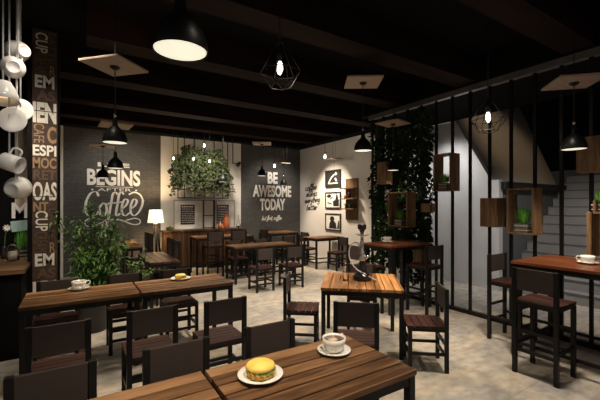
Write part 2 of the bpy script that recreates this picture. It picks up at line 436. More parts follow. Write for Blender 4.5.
for pts in ([(.46, 1.88), (.41, 1.985), (.29, 1.94), (.20, 1.72), (.20, 1.50), (.29, 1.40), (.41, 1.44), (.47, 1.53)],
            [(.56, 1.72), (.49, 1.62), (.49, 1.45), (.56, 1.40), (.63, 1.50), (.62, 1.66), (.55, 1.72), (.68, 1.68)],
            [(.87, 1.93), (.82, 1.985), (.765, 1.93), (.725, 1.70), (.68, 1.40), (.62, 1.14), (.56, 1.11), (.54, 1.20), (.62, 1.31)],
            [(1.01, 1.93), (.96, 1.985), (.905, 1.93), (.87, 1.70), (.835, 1.47), (.86, 1.40), (.93, 1.46)],
            [(.94, 1.54), (1.06, 1.66), (1.10, 1.78), (1.03, 1.81), (.97, 1.66), (.97, 1.47), (1.04, 1.40), (1.14, 1.47)],
            [(1.14, 1.54), (1.27, 1.66), (1.30, 1.78), (1.23, 1.81), (1.17, 1.66), (1.17, 1.47), (1.25, 1.40), (1.36, 1.50), (1.43, 1.66), (1.45, 1.80)]):
    ribbon(mb, pts, brush, P_back, n=7)
ribbon(mb, [(.66, 1.71), (.82, 1.72), (.99, 1.75)], .03, P_back)
ribbon(mb, [(1.12, 1.93), (1.25, 1.99), (1.38, 1.93), (1.45, 1.80)], .04, P_back)
ribbon(mb, [(.50, 1.32), (.32, 1.36), (.19, 1.29), (.20, 1.18), (.34, 1.15), (.50, 1.23), (.72, 1.30), (.95, 1.29), (1.20, 1.18), (1.36, 1.19), (1.38, 1.28), (1.25, 1.33), (1.05, 1.28)], .024, P_back)
child('script_line', mb, 'white_text', root)
# BE AWESOME TODAY
root = thing('wall_lettering', 'white painted BE AWESOME TODAY lettering on the dark brick in the corner', 'lettering', (5.2, BY - .02, 1.2), group='lettering painted on the walls')
for t, a, b, c, d in (('BE', 5.035, 5.385, 2.33, 2.70), ('AWESOME', 4.53, 5.885, 1.915, 2.285), ('TODAY', 4.77, 5.66, 1.495, 1.87)):
    mb = MB(); put_text(mb, t, a, b, c, d, P_back, .04); child('lettering_line', mb, 'white_text', root)
mb = MB(); script(mb, 'but first, coffee', 4.83, 1.20, .075, P_back, .018, .25, 1.08); child('script_line', mb, 'white_text', root)
# coffee makes everything better
root = thing('wall_lettering', 'black handwritten coffee slogan on the white wall left of the pictures', 'lettering', (RX - .02, 9.1, 1.4), group='lettering painted on the walls')
for t, u, v, xh, sx in (('coffee', -9.50, 2.12, .105, 1.75), ('makes', -9.44, 1.92, .105, 1.75), ('everything', -9.52, 1.72, .10, 1.55), ('better', -9.42, 1.50, .10, 1.85)):
    mb = MB(); script(mb, t, u, v, xh, P_right, .026, .2, sx, .08); child('script_line', mb, 'dark_text', root)

# column sign
root = thing('stencil_sign', 'tall dark column sign of cream and brown stencilled coffee words', 'sign', (-.325, CY, .02))
mb = MB(); mb.box(CX0, CX1, CY, CY + .019, .02, SZ - .02); child('backing_board', mb, 'column', root)
_x0 = CX0; _pw = (CX1 - CX0) / 24.5
def cz(py): return H + (205 - py) / F_PX * 4.37
def stencil(t, a, b, y0, y1, m, off=.03, rot=False):
    mb = MB(); put_text(mb, t, _x0 + (a - 32.5) * _pw, _x0 + (b - 32.5) * _pw, cz(y1), cz(y0), P_col, off, 0, rot, .004)
    child('stencil_word', mb, m, root)
for dy in (0, 178):
    stencil('CUP', 35.5, 47.5, 33 + dy, 53 + dy, 'cream_text', .01, True)
    stencil('LATTE', 48.5, 55, 31 + dy, 62 + dy, 'brown_text', 0, True)
    stencil('CREAM', 34.5, 47, 54 + dy, 74 + dy, 'brown_text', 0, True)
    stencil('R', 49.5, 55, 65 + dy, 75 + dy, 'tan_text', 0)
    stencil('EM', 35, 54, 75.5 + dy, 88 + dy, 'cream_text')
    stencil('AS', 36.5, 55, 90 + dy, 100.5 + dy, 'brown_text')
stencil('IEN', 33, 56, 102.5, 123, 'cream_text', .05)
stencil('CAFE', 34, 44, 124, 143, 'tan_text', 0, True)
stencil('C', 47, 56, 126, 143, 'tan_text')
stencil('ESPI', 33, 56, 145, 156, 'cream_text')
stencil('MOC', 33, 56, 157.5, 168.5, 'tan_text')
stencil('RET', 33.5, 56, 170, 180, 'brown_text')
stencil('OAS', 33, 56.3, 182, 200.5, 'cream_text', .03)
stencil('NT', 33.5, 48, 202, 211.5, 'tan_text')
stencil('IEN', 33, 56, 281, 301, 'cream_text', .05)
for q in (107, 192.5):
    mb = MB()
    mb.box(CX0 + .004, CX1 - .004, CY - .0062, CY - .0052, cz(q + 4.6), cz(q + 3.8)); child('stencil_break', mb, 'column', root)

# ---------------------------------------------------------------- seating
def make_chair(name, label, cat, seat_z, top_z, w=.39, d=.39, slatback=False, group=None):
    t = thing(name, label, cat, (0, 0, 0), 0, group)
    hw, hd, p = w / 2, d / 2, .019
    for sx in (-1, 1):
        x = sx * (hw - p)
        mb = MB(); mb.box(x - p, x + p, hd - 2 * p, hd, 0, seat_z - .03, .003); mb.build('leg', 'metal', t)
        mb = MB(); mb.box(x - p, x + p, -hd, -hd + 2 * p, 0, top_z, .003); mb.build('leg', 'metal', t)
    mb = MB(); n = 5; y0 = -hd + .04; pw = (d - .032) / n
    for i in range(n): mb.box(-w / 2 + .002, w / 2 - .002, y0 + i * pw + .003, y0 + (i + 1) * pw - .003, seat_z - .022, seat_z, .003)
    mb.box(-w / 2 + .042, w / 2 - .042, -hd + .003, y0 - .003, seat_z - .022, seat_z, .003)
    mb.build('seat', 'seat' if not slatback else 'back', t)
    mb = MB()
    for x in (-1, 1): mb.box(x * (hw - p) - .014, x * (hw - p) + .014, -hd + 2 * p, hd - 2 * p, seat_z - .055, seat_z - .023)
    for y in (-1, 1): mb.box(-hw + 2 * p, hw - 2 * p, y * (hd - p) - .014, y * (hd - p) + .014, seat_z - .055, seat_z - .023)
    mb.build('seat_frame', 'metal', t)
    k = seat_z / .46
    for y, z in ((1, .15 * k), (1, .29 * k), (-1, .15 * k), (-1, .27 * k)):
        MB().box(-hw + 2 * p, hw - 2 * p, y * (hd - p) - .012, y * (hd - p) + .012, z - .014, z + .014).build('stretcher', 'metal', t)
    for x in (-1, 1):
        MB().box(x * (hw - p) - .012, x * (hw - p) + .012, -hd + 2 * p, hd - 2 * p, .18 * k - .014, .18 * k + .014).build('stretcher', 'metal', t)
    if slatback:
        MB().box(-hw + 2 * p, hw - 2 * p, -hd + .006, -hd + .032, top_z - .07, top_z - .005, .004).build('top_rail', 'back', t)
        for i in range(4):
            x = -.105 + i * .07
            MB().box(x - .019, x + .019, -hd + .01, -hd + .028, seat_z + .02, top_z - .07, .003).build('slat', 'back', t)
    else:
        MB().box(-hw + 2 * p, hw - 2 * p, -hd + .006, -hd + .030, top_z - .215, top_z - .004, .004).build('backrest', 'back', t)
    return t
protos = {}
def seat_at(kind, x, y, dx, dy, label, group):
    """x, y: the middle of the seat; (dx, dy): where the sitter faces"""
    rz = math.atan2(dy, dx) - PI / 2
    if kind not in protos:
        if kind == 'chair': o = make_chair('dining_chair', label, 'chair', .46, .83)
        elif kind == 'stool': o = make_chair('bar_stool', label, 'stool', .73, 1.045, .40, .40)
        else: o = make_chair('slat_back_chair', label, 'chair', .46, 1.05, .42, .40, True)
        o.location = (x, y, 0); o.rotation_euler = (0, 0, rz); o['label'] = label; o['group'] = group
        protos[kind] = o; return o
    return dup(protos[kind], (x, y, 0), rz, label, group)
g = 'black-legged dining chairs'
A = [(-.10, 2.03, 0, -1, 'umber-backed chair at the bottom left corner, behind the left front table'),
     (.52, 2.03, 0, -1, 'umber-backed chair behind the seam between the two front tables'),
     (1.165, 2.05, 0, -1, 'umber-backed chair behind the front table, directly above the burger'),
     (-.10, 3.20, 0, 1, 'chair with its back to us at the left end of the second table row'),
     (.53, 3.24, 0, 1, 'chair with its back to us by the seam of the second table row'),
     (1.13, 3.19, 0, 1, 'chair with its back to us at the right end of the second table row'),
     (-.17, 4.60, 0, -1, 'chair behind the second-row table, its back above the white cup'),
     (.50, 4.60, 0, -1, 'chair behind the second-row tables, its back in front of the big leafy plant'),
     (1.10, 4.60, 0, -1, 'chair behind the second-row table, its back showing behind the far burger'),
     (2.155, 2.44, .66, .75, 'chair with its back to us at the near side of the hookah table'),
     (2.28, 3.55, .78, -.62, 'chair seen from the side at the left end of the hookah table'),
     (3.08, 2.42, -.77, .64, 'chair seen from the side at the right end of the hookah table'),
     (3.30, 3.62, -.66, -.75, 'chair tucked in on the far side of the hookah table'),
     (3.07, 6.25, 0, 1, 'chair pulled out in front of the long mid-room table, left of a pair'),
     (3.72, 6.20, .1, 1, 'chair pulled out in front of the long mid-room table, right of a pair'),
     (3.15, 7.66, 0, -1, 'chair tucked under the far side of the long mid-room table, left one'),
     (3.85, 7.66, 0, -1, 'chair tucked under the far side of the long mid-room table, right one'),
     (4.28, 9.05, 1, 0, 'chair at the left end of the corner table under the AWESOME lettering'),
     (4.92, 8.50, 0, 1, 'chair with its back to us at the corner table, left of two'),
     (5.42, 8.62, 0, 1, 'chair with its back to us at the corner table, right of two'),
     (5.55, 8.33, .1, -1, 'chair against the white wall side, behind the table under the pictures'),
     (5.72, 7.18, -1, 0, 'chair seen from the side in front of the table under the pictures'),
     ]
A[19] = (5.78, 9.12, -1, 0, 'chair at the right end of the corner table, close to the room corner')
for a in A: seat_at('chair', *a, g)
g = 'black-legged bar stools'
for a in ((3.89, 1.645, 1, 0, 'tall stool in the right foreground with its back to us at the bar table'),
          (4.54, 2.27, 0, -1, 'tall stool at the far left end of the right bar table'),
          (4.64, 3.64, 0, 1, 'tall stool in front of the bar table beside the vine, back to us'),
          (3.79, 4.08, 1, 0, 'tall stool behind the hookah, at the left end of the vine-side bar table'),
          (2.75, 7.62, 0, 1, 'tall stool in front of the narrow table by the sideboard, left one'),
          (3.30, 8.12, 0, 1, 'tall stool at the narrow table by the sideboard, middle one'),
          (3.85, 8.05, -1, 0, 'tall stool at the right end of the narrow table by the sideboard')):
    if a[0] == 2.75: a = (2.72, 8.10, 0, 1, a[4])
    seat_at('stool', *a, g)
g = 'dark slat-back chairs'
for a in ((1.20, 8.28, -1, 0, 'slat-back chair in front of the floor lamp, nearer of two'),
          (1.20, 8.76, -1, 0, 'slat-back chair in front of the floor lamp, farther of two'),
          (1.31, 6.36, -1, 0, 'slat-back chair on the right side of the small dark table, nearer one'),
          (1.31, 6.88, -1, 0, 'slat-back chair on the right side of the small dark table, farther one'),
          (.86, 6.36, 1, 0, 'slat-back chair on the left side of the small dark table, nearer one'),
          (.86, 6.88, 1, 0, 'slat-back chair on the left side of the small dark table, farther one'),
          (.45, 8.55, 1, 0, 'slat-back chair behind the leafy plant at the table below the Coffee lettering')):
    seat_at('slat', *a, g)

# ---------------------------------------------------------------- tables
def make_table(name, label, cat, loc, rotz, L, W, h, mtl, n, along='x', leg=.045, foot=None, group='dining tables', apron=.05):
    t = thing(name, label, cat, loc, rotz, group)
    mb = MB(); a, b = L / 2, W / 2; pw = (W if along == 'x' else L) / n
    for i in range(n):
        if along == 'x': mb.box(-a, a, -b + i * pw + .006 * (i > 0), -b + (i + 1) * pw - .006 * (i < n - 1), h - .032, h, .004)
        else: mb.box(-a + i * pw + .004 * (i > 0), -a + (i + 1) * pw - .004 * (i < n - 1), -b, b, h - .032, h, .004)
    mb.build('tabletop', mtl, t)
    i = .006; mb = MB()
    for s in (-1, 1):
        mb.box(-a + i + leg, a - i - leg, s * (b - i - leg / 2) - leg / 2 + .004, s * (b - i - leg / 2) + leg / 2 - .004, h - .033 - apron, h - .033)
        mb.box(s * (a - i - leg / 2) - leg / 2 + .004, s * (a - i - leg / 2) + leg / 2 - .004, -b + i + leg, b - i - leg, h - .033 - apron, h - .033)
    mb.build('frame', 'metal', t)
    for sx in (-1, 1):
        for sy in (-1, 1):
            x, y = sx * (a - i - leg / 2), sy * (b - i - leg / 2)
            MB().box(x - leg / 2, x + leg / 2, y - leg / 2, y + leg / 2, 0, h - .033, .003).build('leg', 'metal', t)
    if foot:
        for s in (-1, 1):
            y = s * (b - i - leg / 2); MB().box(-a + leg, a - leg, y - .014, y + .014, foot - .016, foot + .016).build('foot_rail', 'metal', t)
            x = s * (a - i - leg / 2); MB().box(x - .014, x + .014, -b + leg, b - leg, foot - .016, foot + .016).build('foot_rail', 'metal', t)
    return t
make_table('dining_table', 'brown plank table in the foreground with a burger and a coffee on it', 'table', (1.105, 1.625, 0), 0, 1.0, .63, .75, 'table', 6)
make_table('dining_table', 'bare brown plank table in the bottom foreground, left of the burger table', 'table', (.082, 1.625, 0), 0, 1.0, .63, .75, 'table', 6)
make_table('dining_table', 'second-row plank table with a white cup near the dark counter', 'table', (.065, 4.305, 0), 0, 1.0, .64, .75, 'table', 6)
make_table('dining_table', 'second-row plank table with a small burger plate, right of the cup table', 'table', (1.085, 4.29, 0), 0, 1.0, .64, .75, 'table', 6)
make_table('dining_table', 'amber plank table carrying the hookah in the middle of the room', 'table', (2.93, 3.23, 0), math.atan2(-.57, .66), .90, .92, .75, 'tableor', 9, 'y')
make_table('bar_table', 'red-brown bar table with a white cup in front of the vine', 'table', (4.45, 4.02, 0), 0, .94, .62, 1.05, 'tablered', 4, 'y', .07, .25, 'bar-height tables')
make_table('bar_table', 'red-brown bar table at the right edge beside the pole partition', 'table', (4.53, 1.40, 0), 0, .92, 1.30, 1.05, 'tablered', 6, 'y', .045, .16, 'bar-height tables')
make_table('dining_table', 'small dark table between slat-back chairs left of the sideboard', 'table', (1.215, 6.65, 0), 0, .46, 1.35, .75, 'tabledk', 4, 'y', .05)
make_table('dining_table', 'brown table with a plate of food behind the leafy plant', 'table', (.91, 8.75, 0), 0, .55, 1.50, .80, 'table', 5, 'y', .05)
make_table('dining_table', 'narrow table in front of the plank-clad sideboard', 'table', (3.08, 8.55, 0), 0, 1.42, .58, .90, 'table', 4, 'x', .045, .2)
make_table('dining_table', 'long brown table with chairs in the middle of the room', 'table', (3.53, 7.22, 0), 0, 1.46, .56, .78, 'table', 5, 'x', .045, .18)
make_table('dining_table', 'table in the corner under the AWESOME lettering', 'table', (5.05, 9.13, 0), 0, .95, .72, .88, 'table', 5, 'x', .045, .18)
make_table('dining_table', 'table against the white wall under the framed pictures', 'table', (5.70, 7.78, 0), 0, .92, .62, .80, 'table', 5, 'x', .045, .16)

# ---------------------------------------------------------------- tableware
SM = lambda sx: Matrix.Diagonal((sx, sx, sx, 1))
def make_plate(label, cat, loc, r=.10, group=None, name='plate'):
    mb = MB(); mb.lathe([(.001, .004), (r * .55, .004), (r * .62, .006), (r * .97, .020), (r, .021), (r * .99, .024), (r * .62, .011), (r * .55, .009), (.001, .009)], 40, capb=True, capt=True)
    mb.lathe([(r * .5, 0), (r * .56, 0), (r * .56, .005), (r * .5, .005)], 40, capb=False, capt=False)
    o = mb.build(name, 'china', None, loc); tag(o, label, cat, group); return o
def make_burger(label, loc, s=1.0, rz=0, group=None):
    t = thing('burger', label, 'burger', loc, rz, group); m = Matrix.Diagonal((s, s, s * .84, 1))
    MB().lathe([(.001, 0), (.045, 0), (.054, .006), (.055, .016), (.001, .018)], 28, mtx=m).build('bottom_bun', 'bun', t)
    mb = MB(); r2 = random.Random(3)
    for i in range(60):
        a = r2.uniform(0, 2 * PI); r = .055 * math.sqrt(r2.uniform(.3, 1.12)); z = r2.uniform(.016, .032)
        p = m @ Vector((r * math.cos(a), r * math.sin(a), z)); mb.box(p.x - .007 * s, p.x + .007 * s, p.y - .007 * s, p.y + .007 * s, p.z - .005 * s, p.z + .006 * s, .002 * s)
    mb.build('filling', 'filling', t)
    mb = MB(); n = 48; rings = []
    for r in (.03, .048, .060):
        rings.append([mb.bm.verts.new(m @ Vector(((r + (.004 * math.sin(9 * k) if r > .05 else 0)) * math.cos(2 * PI * k / n), (r + (.004 * math.sin(9 * k) if r > .05 else 0)) * math.sin(2 * PI * k / n), .040 + (.005 * math.sin(k * 1.7) - .006 if r > .05 else 0)))) for k in range(n)])
    for A_, B_ in zip(rings, rings[1:]):
        for k in range(n): mb.bm.faces.new((A_[k], A_[(k + 1) % n], B_[(k + 1) % n], B_[k]))
    r_ = bmesh.ops.extrude_face_region(mb.bm, geom=list(mb.bm.faces))
    for e in r_['geom']:
        if isinstance(e, bmesh.types.BMVert): e.co.z -= .007 * s
    mb.build('lettuce', 'lettuce', t)
    MB().lathe([(.001, .038), (.054, .038), (.060, .042), (.0615, .049), (.058, .057), (.049, .064), (.030, .069), (.001, .070)], 32, mtx=m).build('top_bun', 'bun', t)
    return t
def make_cup(label, loc, rz=0, s=1.0, latte=True, group='white coffee cups'):
    t = thing('coffee_cup', label, 'cup', loc, rz, group); m = Matrix.Diagonal((s * 1.22, s * 1.22, s * .95, 1))
    MB().lathe([(.001, 0), (.024, 0), (.027, .004), (.036, .018), (.043, .045), (.0445, .068), (.042, .068), (.040, .045), (.033, .02), (.001, .012)], 32, mtx=m).build('bowl', 'china', t)
    MB().tube([m @ p for p in catmull([(.041, 0, .056), (.060, 0, .060), (.067, 0, .044), (.058, 0, .027), (.037, 0, .022)], 5)], .0045 * s, 8).build('handle', 'china', t)
    MB().lathe([(.001, .052), (.0408, .052), (.0408, .058), (.001, .0585)], 32, mtx=m).build('coffee_surface', 'coffee', t)
    if latte: MB().lathe([(.001, .0585), (.019, .0585), (.021, .0592), (.001, .0597)], 24, c=(-.004, .002, 0), mtx=m).build('milk_foam', 'foam', t)
    return t
def cup_set(loc, rz, cup_label, saucer_label, s=1.0, spoon=None, latte=True):
    make_plate(saucer_label, 'saucer', loc, .078 * s, 'white saucers', 'saucer')
    c = make_cup(cup_label, (loc[0], loc[1], loc[2] + .0098), rz, s, latte)
    if spoon:
        t = thing('teaspoon', spoon, 'spoon', (loc[0] - .062 * s, loc[1] - .012, loc[2] + .024 * s), 1.35)
        MB().tube([(-.045, 0, 0), (-.01, 0, .001), (.03, 0, .002)], [.002, .0022, .003], 6).build('handle', 'steel', t)
        mb = MB(); mb.lathe([(.001, -.002), (.006, -.001), (.009, .002), (.001, .0012)], 16, mtx=Matrix.Translation((.044, 0, .003)) @ Matrix.Diagonal((1.6, 1, 1, 1))); mb.build('bowl', 'steel', t)
def un(px, py, z):
    Z = F_PX * (z - H) / (205 - py); l = (px - 300) / F_PX * Z
    s, c = math.sin(YAW), math.cos(YAW); return (l * c + Z * s, -l * s + Z * c, z)
p = un(260.5, 377, .75); make_plate('white plate under the burger on the foreground table', 'plate', p, .122, 'white plates')
make_burger('burger with a golden bun on the foreground table', (p[0], p[1], p[2] + .0092), 1.28)
p = un(334, 352.5, .75); cup_set(p, .35, 'cup of latte on the foreground table', 'saucer under the latte cup on the foreground table', 1.34, 'teaspoon on the saucer of the foreground latte')
p = un(79, 289.5, .75); cup_set(p, .2, 'white cup on the second-row table near the dark counter', 'saucer on the second-row table near the dark counter', 1.3)
p = un(180.5, 279.5, .75); make_plate('white plate on the right end of the second-row tables', 'plate', p, .12, 'white plates')
make_burger('small burger on the plate at the right end of the second-row tables', (p[0], p[1], p[2] + .0092), 1.05, .5)
p = un(384.5, 241.5, 1.05); cup_set((4.32, 4.12, 1.05), 2.5, 'white cup on the bar table in front of the vine', 'saucer on the bar table in front of the vine', 1.25)
cup_set((4.52, 1.50, 1.05), 2.2, 'white cup at the right edge of the picture on the bar table', 'saucer at the right edge of the picture on the bar table', 1.2)
# food on the table behind the plant
p = (.80, 8.35, .80); make_plate('wide plate of food on the table behind the leafy plant', 'plate', p, .17, 'white plates')
t = thing('sandwich_stack', 'heap of pale sandwiches on the plate behind the leafy plant', 'food', (p[0], p[1], p[2] + .0095))
for i in range(5):
    a = i * 1.3; mx = Matrix.Translation((.06 * math.cos(a) * (i < 4), .06 * math.sin(a) * (i < 4), .045 * (i == 4))) @ Matrix.Rotation(a, 4, 'Z')
    mb = MB(); mb.box(-.05, .05, -.035, .035, 0, .018, .004, mx); mb.box(-.05, .05, -.035, .035, .027, .045, .004, mx); mb.build('bread', 'foam', t)
    MB().box(-.052, .052, -.038, .038, .018, .027, .002, mx).build('filling', 'lettuce', t)

# hookah and glass on the amber table
hx, hy = un(362, 280, .75)[:2]
t = thing('hookah', 'dark glass hookah with a pale curling hose on the amber table', 'hookah', (hx, hy, .75))
MB().lathe([(.001, 0), (.095, 0), (.112, .012), (.115, .045), (.098, .075), (.07, .09), (.058, .14), (.045, .20), (.030, .225), (.032, .24), (.001, .24)], 32).build('base', 'smoke', t)
MB().lathe([(.001, .235), (.04, .235), (.042, .255), (.034, .27), (.024, .30), (.034, .33), (.024, .36), (.020, .42), (.030, .45), (.019, .48), (.019, .54), (.001, .54)], 24).build('stem', 'steel', t)
MB().lathe([(.001, .535), (.055, .54), (.085, .555), (.088, .56), (.05, .552), (.001, .55)], 32).build('ash_tray', 'steel', t)
MB().lathe([(.001, .55), (.02, .55), (.024, .58), (.030, .60), (.052, .63), (.054, .675), (.045, .68), (.001, .66)], 24).build('bowl', 'smoke', t)
rx, ry = math.cos(YAW), -math.sin(YAW)     # along the picture, so that the hose spreads sideways
hose = [(-.01, .28), (-.06, .36), (-.10, .44), (-.155, .455), (-.205, .39), (-.21, .27), (-.15, .15), (-.03, .08), (.06, .03), (.10, .012)]
MB().tube(catmull([(a * rx - .10 * math.sin(b * 4) * ry, a * ry - .09 * math.sin(max(0, .3 - b) * 4) - .02, b) for a, b in hose], 7), .0085, 8).build('hose', 'hose', t)
MB().tube([(.035 * rx, .035 * ry, .25), (.07 * rx, .07 * ry, .275), (.075 * rx, .075 * ry, .30)], [.01, .008, .011], 10).build('valve', 'steel', t)
gx, gy = un(345.5, 281, .75)[:2]
t = thing('glass_bottle', 'small clear bottle beside the hookah on the amber table', 'bottle', (gx, gy, .75))
MB().lathe([(.001, 0), (.030, 0), (.034, .006), (.034, .10), (.030, .125), (.015, .155), (.013, .19), (.0155, .195), (.012, .195), (.010, .16), (.026, .12), (.030, .10), (.030, .01), (.001, .008)], 24).build('body', 'glass', t)
MB().lathe([(.001, .192), (.0105, .192), (.0125, .215), (.001, .216)], 16).build('stopper', 'tin', t)

# ---------------------------------------------------------------- hanging lamps
def pendant(label, px, rim_y, w, plate_y=None, plate_rot=0.0, D=.235, Z=None, lit=True, plate=.45, watts=0, wires=False, spot=2.0):
    Z = Z or F_PX * D / w
    z = H + (205 - rim_y) / F_PX * Z; l = (px - 300) / F_PX * Z
    s, c = math.sin(YAW), math.cos(YAW); X, Y = l * c + Z * s, -l * s + Z * c
    t = thing('pendant_lamp', label, 'lamp', (X, Y, z), 0, 'black dome pendant lamps'); r = D / 2
    MB().lathe([(r, 0), (r * 1.01, .012), (r * .97, .05), (r * .82, .10), (r * .55, .14), (r * .30, .165), (r * .22, .19), (r * .20, .25), (r * .10, .265), (r * .10, .258), (r * .14, .19), (r * .24, .155), (r * .5, .13), (r * .78, .093), (r * .93, .048), (r * .965, .004)], 36, capb=False, capt=False).build('lamp_shade', 'metal', t)
    _sh = [c for c in t.children if c.name.startswith('lamp_shade')][0]
    MB().lathe([(.001, .004), (r * .95, .006), (r * .95, .009), (.001, .009)], 36).build('diffuser', 'diffuser', _sh)
    zt = SZ - z
    if plate_y is not None: zp = (H + (205 - plate_y) / F_PX * Z) - z
    MB().tube([(0, 0, .258), (0, 0, zt)], .005, 6).build('cord', 'metal', t)
    MB().lathe([(.001, .262), (.012, .262), (.013, .30), (.001, .305)], 12).build('lamp_socket', 'steel', t)
    if plate_y is not None:
        b = MB().box(-plate / 2, plate / 2, -plate / 2, plate / 2, zp, zp + .022, .003, Matrix.Rotation(plate_rot, 4, 'Z')).build('mounting_board', 'board', t)
        MB().lathe([(.001, zp - .03), (.02, zp - .03), (.045, zp - .012), (.048, zp), (.001, zp)], 20).build('canopy', 'metal', b)
        if wires:
            for q in (-1, 1): MB().tube([(q * .12, 0, zp + .02), (q * .12, 0, zt)], .003, 5).build('suspension_wire', 'metal', t)
    if watts:
        ld = bpy.data.lights.new('pendant_light', 'SPOT'); ld.energy = watts; ld.color = (1, .80, .56); ld.spot_size = spot; ld.spot_blend = .7; ld.shadow_soft_size = .10
        lo = bpy.data.objects.new('pendant_light', ld); COL.objects.link(lo); lo.location = (X, Y, z - .02)
    return t
pendant('largest black dome pendant hanging at the top of the picture, brightly lit', 180.5, 52, 53, watts=70)
pendant('nearest pendant under a square pale board, left of centre', 115, 143, 23, 67, -.82, watts=90)
pendant('second pendant in the left row, in front of the BEGINS lettering', 115.5, 168.5, 15, 126, .05, watts=60)
pendant('farthest pendant in the left row, close to the BEGINS lettering', 103, 178, 12, 146, .0, watts=40)
pendant('pendant under a pale board above the pictures, left of the vine', 363, 151, 18, 83, -.6, watts=110)
pendant('pendant on the right over the bar table, in front of a wooden planter box', 574, 149.5, 22, 83, -.78, watts=45)
pendant('small pendant lit white in front of the dark vine', 393, 170.5, 12, 124, .2, D=.21, Z=6.2, watts=30)
pendant('small pendant left of the BE AWESOME TODAY lettering', 262, 176, 9.5, 144, -.5, watts=60)
pendant('tiny pendant overlapping the AWESOME lettering', 283.5, 185.5, 7, 164, .0, D=.21, Z=10.3, plate=.3, wires=True, watts=40)
pendant('small dark pendant in front of the hanging greenery', 223, 182, 9, None, 0, D=.235, Z=8.75, watts=30)
# pale board with a bare bulb by the white wall
def at(px, py, Z):
    l = (px - 300) / F_PX * Z; s, c = math.sin(YAW), math.cos(YAW)
    return (l * c + Z * s, -l * s + Z * c, H + (205 - py) / F_PX * Z)
def bulb_lamp(label, pos, top=SZ, s=1.0, watts=0):
    t = thing('bare_bulb', label, 'bulb', pos, 0, 'bare hanging bulbs')
    MB().lathe([(.001, -.045 * s), (.020 * s, -.038 * s), (.034 * s, -.012 * s), (.033 * s, .01 * s), (.02 * s, .045 * s), (.014 * s, .06 * s), (.001, .06 * s)], 20).build('glass_globe', 'bulb', t)
    MB().lathe([(.001, .06 * s), (.018 * s, .06 * s), (.018 * s, .11 * s), (.006, .13 * s), (.001, .13 * s)], 14).build('lamp_socket', 'metal', t)
    MB().tube([(0, 0, .12 * s), (0, 0, top - pos[2])], .005, 6).build('cord', 'metal', t)
    if watts:
        ld = bpy.data.lights.new('bulb_light', 'POINT'); ld.energy = watts; ld.color = (1, .88, .70); ld.shadow_soft_size = .05
        lo = bpy.data.objects.new('bulb_light', ld); COL.objects.link(lo); lo.location = (pos[0], pos[1], pos[2] - .06)
    return t
bulb_lamp('bare bulb hanging against the white wall left of the pictures', at(325, 156.5, 9.0), s=1.0, watts=4)
bulb_lamp('bare bulb hanging above the BE AWESOME lettering', at(274.5, 166, 9.2), s=.9, watts=4)
x, y, z = at(334, 159.5, 9.3)
t = thing('hanging_board', 'pale square board hung on two cords before the white wall', 'board', (x, y, z), .0)
MB().box(-.17, .17, -.17, .17, 0, .02, .003).build('board', 'board', t)
for q in (-1, 1): MB().tube([(q * .04, 0, .018), (q * .04, 0, SZ - z)], .004, 5).build('cord', 'metal', t)
MB().tube([(0, 0, 0), (0, 0, -.28)], .003, 5).build('pull_cord', 'metal', t)

def cage_lamp(label, pos, s, watts):
    t = thing('cage_lamp', label, 'lamp', pos, .3, 'geometric wire cage lamps')
    n = 6; r = .20 * s; zt, zm, zb = .24 * s, -.03 * s, -.165 * s
    top = [(.035 * s * math.cos(2 * PI * k / n), .035 * s * math.sin(2 * PI * k / n), zt) for k in range(n)]
    mid = [(r * math.cos(2 * PI * k / n), r * math.sin(2 * PI * k / n), zm) for k in range(n)]
    bot = [(.11 * s * math.cos(2 * PI * (k + .5) / n), .11 * s * math.sin(2 * PI * (k + .5) / n), zb) for k in range(n)]
    mb = MB(); w = .0042 * s
    for k in range(n):
        for a, b in ((top[k], mid[k]), (mid[k], mid[(k + 1) % n]), (mid[k], bot[k]), (mid[(k + 1) % n], bot[k]), (bot[k], bot[(k + 1) % n]), (top[k], top[(k + 1) % n])):
            mb.tube([a, b], w, 5)
    mb.build('wire_cage', 'metal', t)
    MB().lathe([(.001, -.055 * s), (.018 * s, -.046 * s), (.030 * s, -.015 * s), (.028 * s, .012 * s), (.022 * s, .05 * s), (.015 * s, .07 * s), (.001, .07 * s)], 20).build('glass_globe', 'bulb', t)
    MB().lathe([(.001, .07 * s), (.020 * s, .07 * s), (.020 * s, .15 * s), (.008, .24 * s), (.001, .24 * s)], 14).build('lamp_socket', 'metal', t)
    MB().tube([(0, 0, .2 * s), (0, 0, SZ - pos[2])], .005, 6).build('cord', 'metal', t)
    ld = bpy.data.lights.new('cage_light', 'POINT'); ld.energy = watts; ld.color = (1, .88, .70); ld.shadow_soft_size = .05
    lo = bpy.data.objects.new('cage_light', ld); COL.objects.link(lo); lo.location = (pos[0], pos[1], pos[2] - .08 * s)
cage_lamp('wire cage lamp hanging in the dark ceiling left of the middle', at(280, 69, 3.36), 1.0, 3)
cage_lamp('wire cage lamp hanging in front of the black pole partition', at(488, 118, 4.0), .92, 1.5)

# ---------------------------------------------------------------- pole partition with crates and vine
PXX = 5.08
t = thing('pole_partition', 'partition of thin black floor-to-ceiling poles in front of the staircase', 'partition', (PXX, 2.6, 0))
for k in range(-6, 13):
    y = 1.65 + .3 * k - 2.6
    MB().box(-.018, .018, y - .018, y + .018, .03, CZ - .05).build('pole', 'metal', t)
MB().box(-.035, .035, -3.0, 2.72, 0, .06).build('bottom_rail', 'metal', t)
MB().box(-.045, .045, -3.0, 2.72, CZ - .085, CZ).build('top_rail', 'tin', t)

